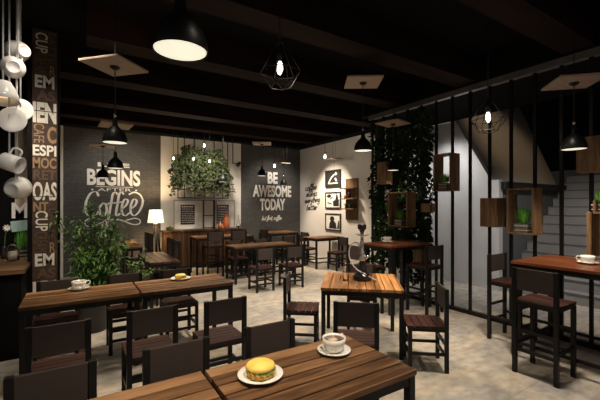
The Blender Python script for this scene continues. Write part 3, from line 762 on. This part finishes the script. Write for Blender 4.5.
def onX(px, X):
    xr = (px - 300) / F_PX; s, c = math.sin(YAW), math.cos(YAW); Z = X / (xr * c + s); return Z, (c - xr * s) * Z
def onY(px, Y):
    xr = (px - 300) / F_PX; s, c = math.sin(YAW), math.cos(YAW); Z = Y / (c - xr * s); return Z, (xr * c + s) * Z
def grass_pot(label, x, y, z, s=1.0, h=.2, n=90, pot='tin', group='potted grasses in the crates'):
    t = thing('grass_plant', label, 'plant', (x, y, z), 0, group); r0 = random.Random(int(x * 100 + y * 10))
    mb = MB(); mb.box(-.075 * s, .075 * s, -.075 * s, .075 * s, 0, .11 * s, .004)
    pt = mb.build('pot', pot, t)
    mb = MB()
    for q in (.03, .085): mb.box(-.078 * s, .078 * s, -.078 * s, .078 * s, (q - .003) * s, (q + .003) * s)
    mb.build('pot_band', 'cream_text', pt)
    mb = MB()
    for i in range(n):
        a = r0.uniform(0, 2 * PI); r = .062 * s * math.sqrt(r0.random()); p = Vector((r * math.cos(a), r * math.sin(a), .105 * s))
        L = h * s * r0.uniform(.55, 1.05); d = Vector((p.x * 3.0 + r0.uniform(-.15, .15), p.y * 3.0 + r0.uniform(-.15, .15), 1))
        mb.leaf(p, d, (math.cos(a), math.sin(a), 0), L, .010 * s, .15)
    mb.build('grass_blades', 'grass', t)
def crate(label, pa, pb, ya, yb, X=4.815, d=.24, closed=False, grass=None, boards=True):
    Za, Ya = onX(pa, X); Zb, Yb = onX(pb, X); Zm = (Za + Zb) / 2
    z1 = H + (205 - ya) / F_PX * Zm; z0 = H + (205 - yb) / F_PX * Zm
    yc = (Ya + Yb) / 2; w = abs(Ya - Yb) / 2; h = z1 - z0
    t = thing('planter_crate', label, 'crate', (X + d / 2, yc, z0), 0, 'wooden crates hung on the poles')
    q = .022
    MB().box(-d / 2, d / 2, -w, -w + q, 0, h, .003).build('side_board', 'crate', t)
    MB().box(-d / 2, d / 2, w - q, w, 0, h, .003).build('side_board', 'crate', t)
    MB().box(-d / 2, d / 2, -w + q, w - q, 0, q, .003).build('bottom_board', 'crate', t)
    if not grass or grass != 'open': MB().box(-d / 2, d / 2, -w + q, w - q, h - q, h, .003).build('top_board', 'crate', t)
    if closed: MB().box(-d / 2 - .004, -d / 2 + .014, -w + .004, w - .004, .004, h - .004, .003).build('front_board', 'crate', t)
    return (X + d / 2, yc, z0 + q, w, h)
c = crate('open wooden crate with a grass pot high beside the vine', 433, 450.5, 153.5, 191)
grass_pot('bright grass pot in the crate high beside the vine', c[0] - .03, c[1], c[2], .95, .18, 150)
crate('closed wooden crate seen end-on in the middle of the poles', 480, 497, 198, 227, closed=True)
c = crate('largest open wooden crate with a grass pot, in front of the dark stair wall', 506.5, 533.5, 188, 234.5)
grass_pot('bright grass pot in the largest crate before the dark stair wall', c[0] - .02, c[1], c[2], 1.05, .24, 170)
crate('closed wooden crate at the right edge behind the right-hand pendant', 576, 608, 136, 171.5, closed=True)
crate('narrow grey-brown crate standing above the white cup at the right edge', 586.5, 591.5, 212, 257, closed=True)
c = crate('low crate with grass at the right edge of the picture', 593, 618, 200, 214, grass='open')
grass_pot('bright grass pot in the low crate at the right edge', c[0], c[1] + .07, c[2], .9, .21, pot='potdk')
crate('small closed crate hung on the dark vine, left of the open one', 377, 386.5, 162, 184, X=4.74, d=.16, closed=True)
c = crate('open wooden crate with a grass pot in the middle of the dark vine', 388, 407, 192, 227, X=4.70, d=.22)
grass_pot('bright grass pot in the crate in the middle of the dark vine', c[0] - .02, c[1], c[2], 1.0, .19, 150)
crate('little dark crate low on the right edge of the vine', 421, 430, 203.5, 212, X=4.74, d=.14, closed=True)
crate('small brown crate low on the vine behind the bar table stool', 413, 422, 249, 262, X=4.74, d=.14, closed=True)

r0 = random.Random(11)
t = thing('climbing_vine', 'tall dark green vine covering the far poles of the partition', 'vine', (PXX, 4.58, 0))
stems = MB(); lv = MB()
for i in range(34):
    y = -.70 + 1.36 * (i + r0.uniform(.1, .9)) / 34; x = r0.uniform(-.07, .09); pts = []
    zb = r0.uniform(.25, .8); zt = CZ - r0.uniform(.10, .26)
    for k in range(14):
        z = zb + (zt - zb) * k / 13; pts.append((x + .03 * math.sin(k * 1.3 + i), y + .05 * math.sin(k * .9 + 2 * i), z))
    stems.tube(catmull(pts, 2), .006, 5)
    for q in range(190):
        k = r0.uniform(0, 12.99); a = Vector(pts[int(k)]); b = Vector(pts[int(k) + 1]); p = a.lerp(b, k % 1)
        an = r0.uniform(0, 2 * PI)
        lv.leaf(p, (math.cos(an) * 1.0, math.sin(an), r0.uniform(-1.1, .2)), (r0.uniform(-1, 0), r0.uniform(-.6, .4), r0.uniform(.1, 1)), r0.uniform(.07, .13), r0.uniform(.045, .075), .25)
stems.build('stems', 'stem', t); lv.build('foliage', 'leafdk', t)

# ---------------------------------------------------------------- sideboard and the things on it
t = thing('sideboard', 'long sideboard clad in brown vertical planks against the white wall panel', 'sideboard', (3.02, 9.58, 0))
a, b = -1.15, 1.14
MB().box(a + .02, b - .02, -.15, .18, .06, .965).build('body', 'clad', t)
mb = MB(); n = 15
for i in range(n): mb.box(a + .012 + i * (b - a - .024) / n, a + .012 + (i + 1) * (b - a - .024) / n - .014, -.175, -.15, .06, .962, .003)
mb.build('front_cladding', 'clad', t)
MB().box(a, b, -.20, .18, .966, 1.008, .004).build('top', 'clad', t)
MB().box(a + .06, b - .06, -.12, .16, 0, .06).build('plinth', 'metal', t)
def print_panel(label, pa, pb, ia, ib, heading):
    Y = 9.70; xa, xb = onY(pa, Y)[1], onY(pb, Y)[1]; Zm = onY((pa + pb) / 2, Y)[0]
    t = thing('poster_panel', label, 'poster', ((xa + xb) / 2, Y, 1.009), 0, 'poster panels on the sideboard')
    w = (xb - xa) / 2; h = .79
    MB().box(-w, w, -.012, .012, 0, h, .003).build('panel', 'paper', t)
    mb = MB()
    for q0, q1, w0, w1 in ((-w, w, 0, .02), (-w, w, h - .02, h), (-w, -w + .02, .02, h - .02), (w - .02, w, .02, h - .02)): mb.box(q0, q1, -.022, -.0125, w0, w1)
    mb.build('border', 'frame', t)  # border frame; its grey also puts in the panel's edge shadow
    cx = (onY(ia, Y)[1] + onY(ib, Y)[1]) / 2 - (xa + xb) / 2; iw = (onY(ib, Y)[1] - onY(ia, Y)[1]) / 2
    z1, z0 = .665, .13
    dp = MB().box(cx - iw, cx + iw, -.018, -.0125, z0, z1).build('dark_print', 'ink', t)
    mb = MB(); r1 = random.Random(int(pa)); rows = 10
    for i in range(rows):
        z = z1 - .035 - i * (z1 - z0 - .05) / rows; x = cx - iw + .025; hh = .03 if i == 0 else .013
        while x < cx + iw - .05:
            ww = r1.uniform(.02, .07); ww = min(ww, cx + iw - .025 - x); mb.box(x, x + ww, -.0205, -.0182, z - hh, z); x += ww + .014
    mb.build('print_rows', 'paper', dp)
print_panel('large off-white poster panel on the left half of the sideboard', 173.5, 203, 180.5, 194.5, '')
print_panel('off-white poster panel behind the orange vases on the sideboard', 216, 234.5, 217, 228.5, '')
t = thing('display_frame', 'black metal ladder frame standing on the sideboard between two posters', 'frame', (3.06, 9.45, 1.008))
for x in (-.145, .145): MB().box(x - (.012 if x < 0 else .022), x + (.012 if x < 0 else .022), -.015, .015, 0, .80).build('upright', 'metal', t)
for z in (.03, .36, .78): MB().box(-.133, .123, -.012, .012, z, z + .022).build('rung', 'metal', t)
def lathe_thing(name, part, label, cat, px, Y, prof, m, group=None, z=1.008):
    X = onY(px, Y)[1]; mb = MB(); mb.lathe(prof, 28); o = mb.build(name, m, None, (X, Y, z)); tag(o, label, cat, group); return o
k = 1.0
lathe_thing('vase', '', 'tall orange clay vase on the right of the sideboard', 'vase', 226.3, 9.52, [(.001, 0), (.065, 0), (.075, .02), (.092, .12), (.088, .22), (.06, .30), (.04, .36), (.038, .42), (.048, .47), (.038, .47), (.03, .42), (.03, .36), (.001, .34)], 'terra', 'orange vases')
lathe_thing('vase', '', 'small round orange clay vase left of the tall one', 'vase', 220.3, 9.50, [(.001, 0), (.04, 0), (.065, .04), (.068, .09), (.045, .14), (.025, .16), (.03, .185), (.02, .185), (.018, .15), (.001, .13)], 'terra', 'orange vases')
o = lathe_thing('bottle_vase', '', 'clear thin-necked bottle at the right end of the sideboard', 'bottle', 238.5, 9.52, [(.001, 0), (.055, 0), (.065, .02), (.06, .10), (.025, .18), (.015, .25), (.015, .36), (.02, .37), (.013, .37), (.010, .25), (.02, .18), (.052, .10), (.055, .025), (.001, .012)], 'glass')
t = thing('small_plant', 'low green plant at the left end of the sideboard', 'plant', (onY(169, 9.55)[1], 9.55, 1.008))
MB().lathe([(.001, 0), (.06, 0), (.075, .06), (.065, .06), (.001, .05)], 20).build('pot', 'potdk', t)
mb = MB()
for i in range(60):
    an = r0.uniform(0, 2 * PI); mb.leaf((.03 * math.cos(an), .03 * math.sin(an), .05), (math.cos(an), math.sin(an), r0.uniform(.1, 1.2)), (0, 0, 1), r0.uniform(.06, .13), .03, .3)
mb.build('foliage', 'leaf', t)

# hanging rack with greenery
t = thing('hanging_rack', 'black rod rack hanging from the ceiling before the white wall panel', 'rack', (2.86, 9.2, 1.84))
for x in (-.68, -.52, -.26, 0, .26, .50, .64):
    MB().box(x - .010, x + .010, -.010, .010, 0, CZ - 1.84).build('rod', 'metal', t)
for z in (0, .22): MB().box(-.69, .65, -.011, .011, z, z + .022).build('crossbar', 'metal', t)
MB().box(.78, .80, -.01, .01, .98, CZ - 1.84).build('rod', 'metal', t)
MB().box(.78, 1.02, -.01, .01, .97, .99).build('side_arm', 'metal', t)
t2 = thing('hanging_greenery', 'bushy olive-green hanging plants on the rod rack over the sideboard', 'plant', (2.82, 9.2, 1.9))
lv = MB(); st_ = MB()
for i in range(210):
    x = r0.uniform(-.76, .72); zt = r0.uniform(.50, 1.26); y = r0.uniform(-.20, .16)
    if abs(x) > .55 and zt > 1.1: zt = r0.uniform(.5, 1.1)
    pts = [(x, y, zt), (x + r0.uniform(-.08, .08), y + r0.uniform(-.06, .06), zt - .2), (x + r0.uniform(-.12, .12), y + r0.uniform(-.08, .06), max(.02, zt - r0.uniform(.35, .55)))]
    P = catmull(pts, 4); st_.tube(P, .004, 4)
    for q in range(34):
        p = P[r0.randrange(len(P))]; an = r0.uniform(0, 2 * PI)
        lv.leaf(p, (math.cos(an), math.sin(an), r0.uniform(-.9, .5)), (r0.uniform(-.5, .5), -1, r0.uniform(-.2, 1)), r0.uniform(.05, .095), r0.uniform(.035, .06), .25)
st_.build('stems', 'stem', t2); lv.build('foliage', 'leafwarm', t2)
for (px, py, nm) in ((173.5, 158.5, 'left of the hanging greenery'), (193.5, 159, 'in the left half of the hanging greenery'), (204.3, 145.5, 'at the top of the hanging greenery'), (209.5, 161.5, 'in the right half of the hanging greenery')):
    bulb_lamp('glowing bare bulb ' + nm, at(px, py, 8.55), s=.72, watts=3)
t = thing('wall_spotlight', 'small black spotlight hanging from an arm right of the greenery', 'lamp', (onY(237.5, 9.2)[1], 9.2, at(237.5, 166, 9.86)[2]))
MB().lathe([(.001, -.02), (.05, -.02), (.05, .02), (.04, .12), (.001, .12)], 20, mtx=Matrix.Rotation(.6, 4, 'Y')).build('lamp_head', 'metal', t)
MB().tube([(.04, 0, .10), (.045, 0, 2.83 - t.location.z)], .008, 6).build('arm', 'metal', t)

# floor lamp
t = thing('floor_lamp', 'tripod floor lamp with a glowing cream shade in front of the wall', 'lamp', (1.64, 9.14, 0))
MB().lathe([(.185, 1.24), (.145, 1.55), (.142, 1.55), (.181, 1.24)], 32, capb=False, capt=False).build('lamp_shade', 'shade', t)
for k in range(3):
    a = .5 + k * 2 * PI / 3; MB().tube([(.02 * math.cos(a), .02 * math.sin(a), 1.2), (.22 * math.cos(a), .22 * math.sin(a), 0)], [.028, .02], 8).build('leg', 'niche', t)
MB().lathe([(.001, 1.16), (.05, 1.16), (.05, 1.22), (.012, 1.24), (.012, 1.36), (.001, 1.36)], 16).build('lamp_holder', 'metal', t)
ld = bpy.data.lights.new('floor_lamp_light', 'POINT'); ld.energy = 85; ld.color = (1, .72, .40); ld.shadow_soft_size = .06
lo = bpy.data.objects.new('floor_lamp_light', ld); COL.objects.link(lo); lo.location = (1.64, 9.14, 1.44)

# ---------------------------------------------------------------- pictures and shelf board on the right wall
def picture(label, pa, pb, y1, y0, shapes):
    Za, Ya = onX(pa, RX); Zb, Yb = onX(pb, RX); Zm = (Za + Zb) / 2
    zt, zb = H + (205 - y1) / F_PX * Zm, H + (205 - y0) / F_PX * Zm
    yc = (Ya + Yb) / 2; w = (Ya - Yb) / 2; h = zt - zb
    t = thing('framed_picture', label, 'picture', (RX - .02, yc, zb), 0, 'framed pictures on the white wall')
    mb = MB(); q = .035
    mb.box(-.015, .018, -w, w, 0, q); mb.box(-.015, .018, -w, w, h - q, h); mb.box(-.015, .018, -w, -w + q, q, h - q); mb.box(-.015, .018, w - q, w, q, h - q)
    mb.build('frame', 'ink', t)
    bg, fg, polys = shapes
    pr = MB().box(.0, .016, -w + q, w - q, q, h - q).build('print', bg, t)
    mb = MB()
    for poly in polys:
        f = lambda d: (lambda p: Vector((d, (w - q) * (1 - 2 * p[0]), q + (h - 2 * q) * p[1])))
        mb.prism(poly, f(-.004), f(-.0005))
    mb.build('motif', fg, pr)
circ = lambda cx, cy, rx, ry, n=18: [(cx + rx * math.cos(2 * PI * k / n), cy + ry * math.sin(2 * PI * k / n)) for k in range(n)]
picture('top picture, black with a white line motif, on the white wall', 326, 341.3, 170, 187.3, ('ink', 'white_text', [
    [(.15, .15), (.85, .15), (.85, .22), (.15, .22)], [(.16, .25), (.24, .25), (.42, .55), (.36, .60)], [(.42, .55), (.62, .72), (.58, .80), (.38, .62)], [(.62, .80), (.72, .92), (.82, .78), (.70, .70)], [(.62, .50), (.70, .30), (.80, .30), (.72, .55)]]))
picture('middle picture, white with a dark jug shape, on the white wall', 326, 341.3, 192, 208.5, ('white_text', 'ink', [
    [(.55, .08), (.95, .08), (.92, .5), (.82, .9), (.74, .9), (.70, .55), (.50, .40)], circ(.22, .80, .16, .12), [(.1, .3), (.4, .2), (.42, .26), (.12, .38)], [(.3, .55), (.5, .7), (.48, .76), (.28, .6)]]))
picture('bottom picture, white with a dark standing figure, on the white wall', 326, 341.3, 213.5, 230.5, ('white_text', 'ink', [
    circ(.45, .72, .16, .17), [(.22, .05), (.78, .05), (.72, .42), (.58, .58), (.34, .58), (.26, .40)], [(.80, .05), (.95, .05), (.95, .6), (.88, .6)]]))
Za, Ya = onX(346.5, RX); Zb, Yb = onX(358.5, RX)
t = thing('shelf_board', 'rough wooden board with three small shelves right of the pictures', 'shelf', (RX - .015, (Ya + Yb) / 2, H - 15 / F_PX * 9.4))
w = (Ya - Yb) / 2; h = 41.5 / F_PX * 9.4
MB().box(-.02, .013, -w, w, 0, h, .004).build('back_board', 'crate', t)
for q in (.27, .51, .76): MB().box(-.20, -.021, -w - .05, w + .03, h * q - .015, h * q + .012, .003).build('shelf', 'crate', t)
bx, by, bz = t.location
for i, (q, dy, lab) in enumerate(((.27, .09, 'green plant on the lowest shelf of the rough board, left one'), (.27, -.08, 'green plant on the lowest shelf of the rough board, right one'))):
    p = thing('small_plant', lab, 'plant', (bx - .11, by + dy, bz + h * q + .012), 0, 'plants on the shelf board')
    MB().lathe([(.001, 0), (.04, 0), (.05, .07), (.043, .07), (.001, .06)], 16).build('pot', 'potdk', p)
    mb = MB()
    for k in range(50):
        an = r0.uniform(0, 2 * PI); mb.leaf((.02 * math.cos(an), .02 * math.sin(an), .06), (math.cos(an), math.sin(an), r0.uniform(.3, 2)), (0, 0, 1), r0.uniform(.06, .12), .03, .25)
    mb.build('foliage', 'leaf', p)
for q, dy, prof, m, lab in ((.51, .13, [(.001, 0), (.04, 0), (.05, .05), (.03, .10), (.001, .10)], 'terra', 'small orange pot on the middle shelf of the rough board'),
                            (.51, -.02, [(.001, 0), (.035, 0), (.035, .14), (.015, .18), (.001, .18)], 'potdk', 'dark jar on the middle shelf of the rough board')):
    o = MB().lathe(prof, 18).build('jar', m, None, (bx - .11, by + dy, bz + h * q + .012)); tag(o, lab, 'jar', 'jars on the shelf board')

# ---------------------------------------------------------------- the big leafy plant
t = thing('potted_tree', 'big leafy green plant on the floor behind the second-row tables', 'plant', (.19, 5.45, 0))
MB().lathe([(.001, 0), (.16, 0), (.20, .34), (.21, .36), (.19, .36), (.18, .33), (.001, .31)], 28).build('pot', 'potdk', t)
st_ = MB(); lv = MB(); r1 = random.Random(5)
for i in range(30):
    an = r1.uniform(0, 2 * PI); out = r1.uniform(.06, .44); top = r1.uniform(.75, 1.55) - .35 * out * out
    if i < 3: out = .05 + .05 * i; top = 1.72 - .1 * i
    px_, py_ = out * math.cos(an) * 1.0, out * math.sin(an) * .75
    P = catmull([(.04 * math.cos(an), .04 * math.sin(an), .3), (px_ * .35, py_ * .35, .3 + (top - .3) * .45), (px_ * .75, py_ * .75, .3 + (top - .3) * .8), (px_, py_, top)], 6)
    st_.tube(P, [.010 - .007 * k / len(P) for k in range(len(P))], 5)
    for q in range(120):
        k = r1.randrange(int(len(P) * .28), len(P)); p = P[k] + Vector((r1.gauss(0, .05), r1.gauss(0, .05), r1.gauss(0, .05)))
        a2 = r1.uniform(0, 2 * PI)
        lv.leaf(p, (math.cos(a2), math.sin(a2), r1.uniform(-.6, .5)), (r1.uniform(-.3, .3), r1.uniform(-.3, .3), 1), r1.uniform(.06, .12), r1.uniform(.018, .032), .3)
st_.build('stems', 'stem', t); lv.build('foliage', 'leaf', t)
t = thing('small_leafy_plant', 'smaller grey-green plant right of the big leafy plant', 'plant', (.78, 5.75, 0))
MB().lathe([(.001, 0), (.10, 0), (.13, .3), (.115, .3), (.001, .27)], 24).build('pot', 'potdk', t)
lv = MB(); st_ = MB()
for i in range(16):
    an = r1.uniform(0, 2 * PI); o_ = r1.uniform(.05, .22); tp = r1.uniform(.6, 1.0)
    P = catmull([(0, 0, .27), (o_ * .4 * math.cos(an), o_ * .4 * math.sin(an), .27 + (tp - .27) * .6), (o_ * math.cos(an), o_ * math.sin(an), tp)], 5); st_.tube(P, .005, 5)
    for q in range(16):
        p = P[r1.randrange(3, len(P))]; a2 = r1.uniform(0, 2 * PI); lv.leaf(p, (math.cos(a2), math.sin(a2), r1.uniform(-.3, .6)), (0, 0, 1), r1.uniform(.06, .10), .04, .25)
st_.build('stems', 'stem', t); lv.build('foliage', 'leaf', t)

# ---------------------------------------------------------------- dark counter on the left, things on it, hanging cups
t = thing('counter', 'dark serving counter with a wooden top at the left edge', 'counter', (-1.6, 5.55, 0))
MB().box(-1.15, 1.10, -.68, .70, 0, .92).build('body', 'niche', t)
MB().box(-1.15, 1.13, -.72, .72, .921, .97, .004).build('worktop', 'counter', t)
x, y, z = un(12.5, 261, .97)
t = thing('candle_jar', 'glass jar with a cream candle on the dark counter', 'candle', (x, y, .971))
MB().lathe([(.001, 0), (.065, 0), (.07, .01), (.07, .15), (.055, .19), (.05, .22), (.045, .22), (.05, .18), (.064, .15), (.064, .012), (.001, .008)], 28).build('jar', 'glass', t)
MB().lathe([(.001, .012), (.045, .012), (.045, .115), (.001, .118)], 24).build('candle', 'wax', t)
x, y, z = at(22, 253, 4.75)
grass_pot('tall grass in a striped dark pot on the dark counter', x, y, .971, 1.0, .27, 130, 'potdk', None)
x, y, z = at(8, 247, 4.5)
t = thing('flower_vase', 'slim dark vase with a white flower on the dark counter', 'vase', (x - .05, y + .1, .971))
MB().lathe([(.001, 0), (.03, 0), (.04, .05), (.018, .14), (.022, .16), (.014, .16), (.001, .15)], 18).build('vase_body', 'potdk', t)
MB().tube([(0, 0, .14), (.01, 0, .30), (.03, -.01, .40)], .004, 5).build('stem', 'leaf', t)
mb = MB()
for k in range(9):
    an = 2 * PI * k / 9; mb.leaf((.03, -.01, .40), (math.cos(an), -.35, math.sin(an)), (0, -1, 0), .05, .022, .2)
mb.build('petals', 'china', t)
t = thing('collage_board', 'narrow collage board of brown and pale strips on the dark niche wall', 'board', (-.645, 6.387, 1.42))
MB().box(-.085, .085, -.012, .012, .12, 1.36).build('backing_board', 'strip', t)
mb = MB(); put_text(mb, 'M', -.12, .06, .06, .28, lambda u, v, d: Vector((u, -.013 - d, v)), .03); mb.build('letter', 'white_text', t)
MB().box(-.13, .075, -.04, -.022, -.12, .03, 0, Matrix.Rotation(-.12, 4, 'Y')).build('teal_card', 'teal', t)

CAMR = Matrix.Rotation(-YAW, 4, 'Z')
def orient(ax):
    z = Vector(ax).normalized(); x = Vector((0, 0, 1)).cross(z)
    if x.length < .01: x = Vector((1, 0, 0))
    x.normalize(); y = z.cross(x)
    return CAMR @ Matrix(((x.x, y.x, z.x, 0), (x.y, y.y, z.y, 0), (x.z, y.z, z.z, 0), (0, 0, 0, 1)))
CUP = [(.001, .010), (.040, .010), (.044, 0), (.052, 0), (.055, .012), (.078, .05), (.092, .10), (.096, .145), (.091, .145), (.086, .10), (.07, .05), (.045, .015), (.001, .012)]
MUG = [(.001, 0), (.072, 0), (.078, .008), (.080, .16), (.075, .16), (.073, .014), (.001, .010)]
DISH = [(.001, 0), (.05, 0), (.055, .004), (.10, .018), (.108, .026), (.104, .029), (.055, .012), (.001, .010)]
def hang(label, px, py, prof, ax, s, hand=None, cab=0, lit=False, cat='cup', Z=3.25):
    """ax: from base to mouth, in camera-aligned axes x right, y away, z up"""
    x, y, z = at(px, py, Z); R = orient(ax) @ SM(s); h = max(q[1] for q in prof)
    R = R @ Matrix.Translation((0, 0, -h / 2))
    t = thing('hanging_cup', label, cat, (x, y, z), 0, 'white cups hanging on cables')
    MB().lathe(prof, 32, mtx=R).build('bowl', 'china', t)
    if hand is not None:
        r = .085; P = [(math.cos(hand) * q, math.sin(hand) * q, w) for q, w in ((r - .004, h * .78), (r + .045, h * .82), (r + .06, h * .55), (r + .045, h * .3), (r - .02, h * .24))]
        MB().tube([R @ p for p in catmull(P, 5)], .009 * s, 8).build('handle', 'china', t)
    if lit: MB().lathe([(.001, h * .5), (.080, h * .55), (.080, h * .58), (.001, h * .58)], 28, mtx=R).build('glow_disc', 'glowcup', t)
    cx = CAMR @ Vector((cab, .0, 0)); MB().tube([(cx.x, cx.y, .035), (cx.x, cx.y, SZ - z)], .0075, 6).build('cable', 'cable', t)
hang('white cup tilted left, topmost of the hanging cups', 20, 51, CUP, (-.70, .30, .10), 1.05, -PI / 2, -.01, Z=3.4)
hang('white cup showing its base, second from the top of the hanging cups', 13, 67, CUP, (-.62, .72, .25), 1.05, None, .045, Z=3.25)
hang('hanging white cup lit warm from inside, at the left edge', 3, 92, CUP, (.12, -.12, -1), 1.25, None, .0, True, Z=3.2)
hang('pale saucer hanging behind the others above the middle of the cups', 20.5, 110, DISH, (.42, -.82, -.05), 1.0, None, .0, cat='saucer', Z=3.5)
hang('round pale saucer hanging in the middle of the cups', 13, 120, DISH, (.30, -.88, .05), 1.08, None, -.035, cat='saucer', Z=3.25)
hang('white mug hanging sideways by its handle', 11.5, 163, MUG, (.93, .12, -.32), .98, PI / 2, -.02, Z=3.25)
hang('white cup with its round base towards us, lowest of the hanging cups', 15.5, 188.5, CUP, (-.25, .9, .15), 1.12, None, .012, Z=3.35)

# ---------------------------------------------------------------- light
def spot(loc, target, watts, size=1.2, blend=.8, col=(1, .87, .71), soft=.15):  # unseen spotlights added for brightness; the room has no such fittings
    ld = bpy.data.lights.new('added_spot', 'SPOT'); ld.energy = watts; ld.spot_size = size; ld.spot_blend = blend; ld.color = col; ld.shadow_soft_size = soft
    o = bpy.data.objects.new('added_spot', ld); COL.objects.link(o); o.location = loc
    o.rotation_euler = (Vector(target) - Vector(loc)).to_track_quat('-Z', 'Y').to_euler()
spot((1.2, .9, 3.4), (.75, 1.55, .75), 240, 1.0)
spot((3.0, 2.4, 3.4), (3.0, 3.2, .75), 170, .8)
spot((3.8, 5.0, 3.4), (3.4, 6.6, 0), 420, 1.5)
spot((2.2, 4.9, 3.4), (2.2, 4.9, 0), 360, 1.7)
spot((3.5, 1.6, 3.4), (3.4, 1.8, 0), 330, 1.6)
spot((.2, 3.9, 3.4), (.4, 4.3, .7), 130, 1.2)
spot((5.0, 8.0, 3.44), (RX, 8.0, .9), 480, 1.3, blend=.6, col=(1, .82, .62))
spot((2.9, 8.0, 3.42), (3.0, 9.7, 1.2), 270, 1.5)
spot((5.2, 8.4, 3.42), (5.2, 9.8, 1.6), 130, 1.5, col=(1, .9, .78))
spot((.8, 8.0, 3.42), (.8, 9.8, 1.9), 100, 1.5, col=(1, .9, .78))
spot((-.1, 3.8, 3.42), (-.33, 5.4, 1.8), 110, 1.2)
spot((-.75, 5.0, 3.2), (-.62, 5.7, .97), 70, 1.3)
spot((.1, 2.2, 3.3), (-.5, 4.2, 2.6), 70, .8, col=(1, .92, .84))
spot((6.0, 4.6, 3.42), (6.9, 4.7, 1.4), 130, 1.7, col=(1, .98, .95))
spot((5.6, 2.2, 3.42), (7.8, 2.4, .8), 260, 1.5, col=(1, .94, .88))
spot((8.2, 3.0, 5.0), (8.6, 4.5, 3.3), 42, 1.3, col=(1, .74, .46))
w = bpy.data.worlds.new('world'); scene.world = w; w.use_nodes = True
bg = w.node_tree.nodes['Background']; bg.inputs[0].default_value = (1, .90, .80, 1); bg.inputs[1].default_value = .20
vs = scene.view_settings; vs.view_transform = 'Standard'; vs.look = 'None'; vs.gamma = 1; vs.use_curve_mapping = False; vs.exposure = 0.0
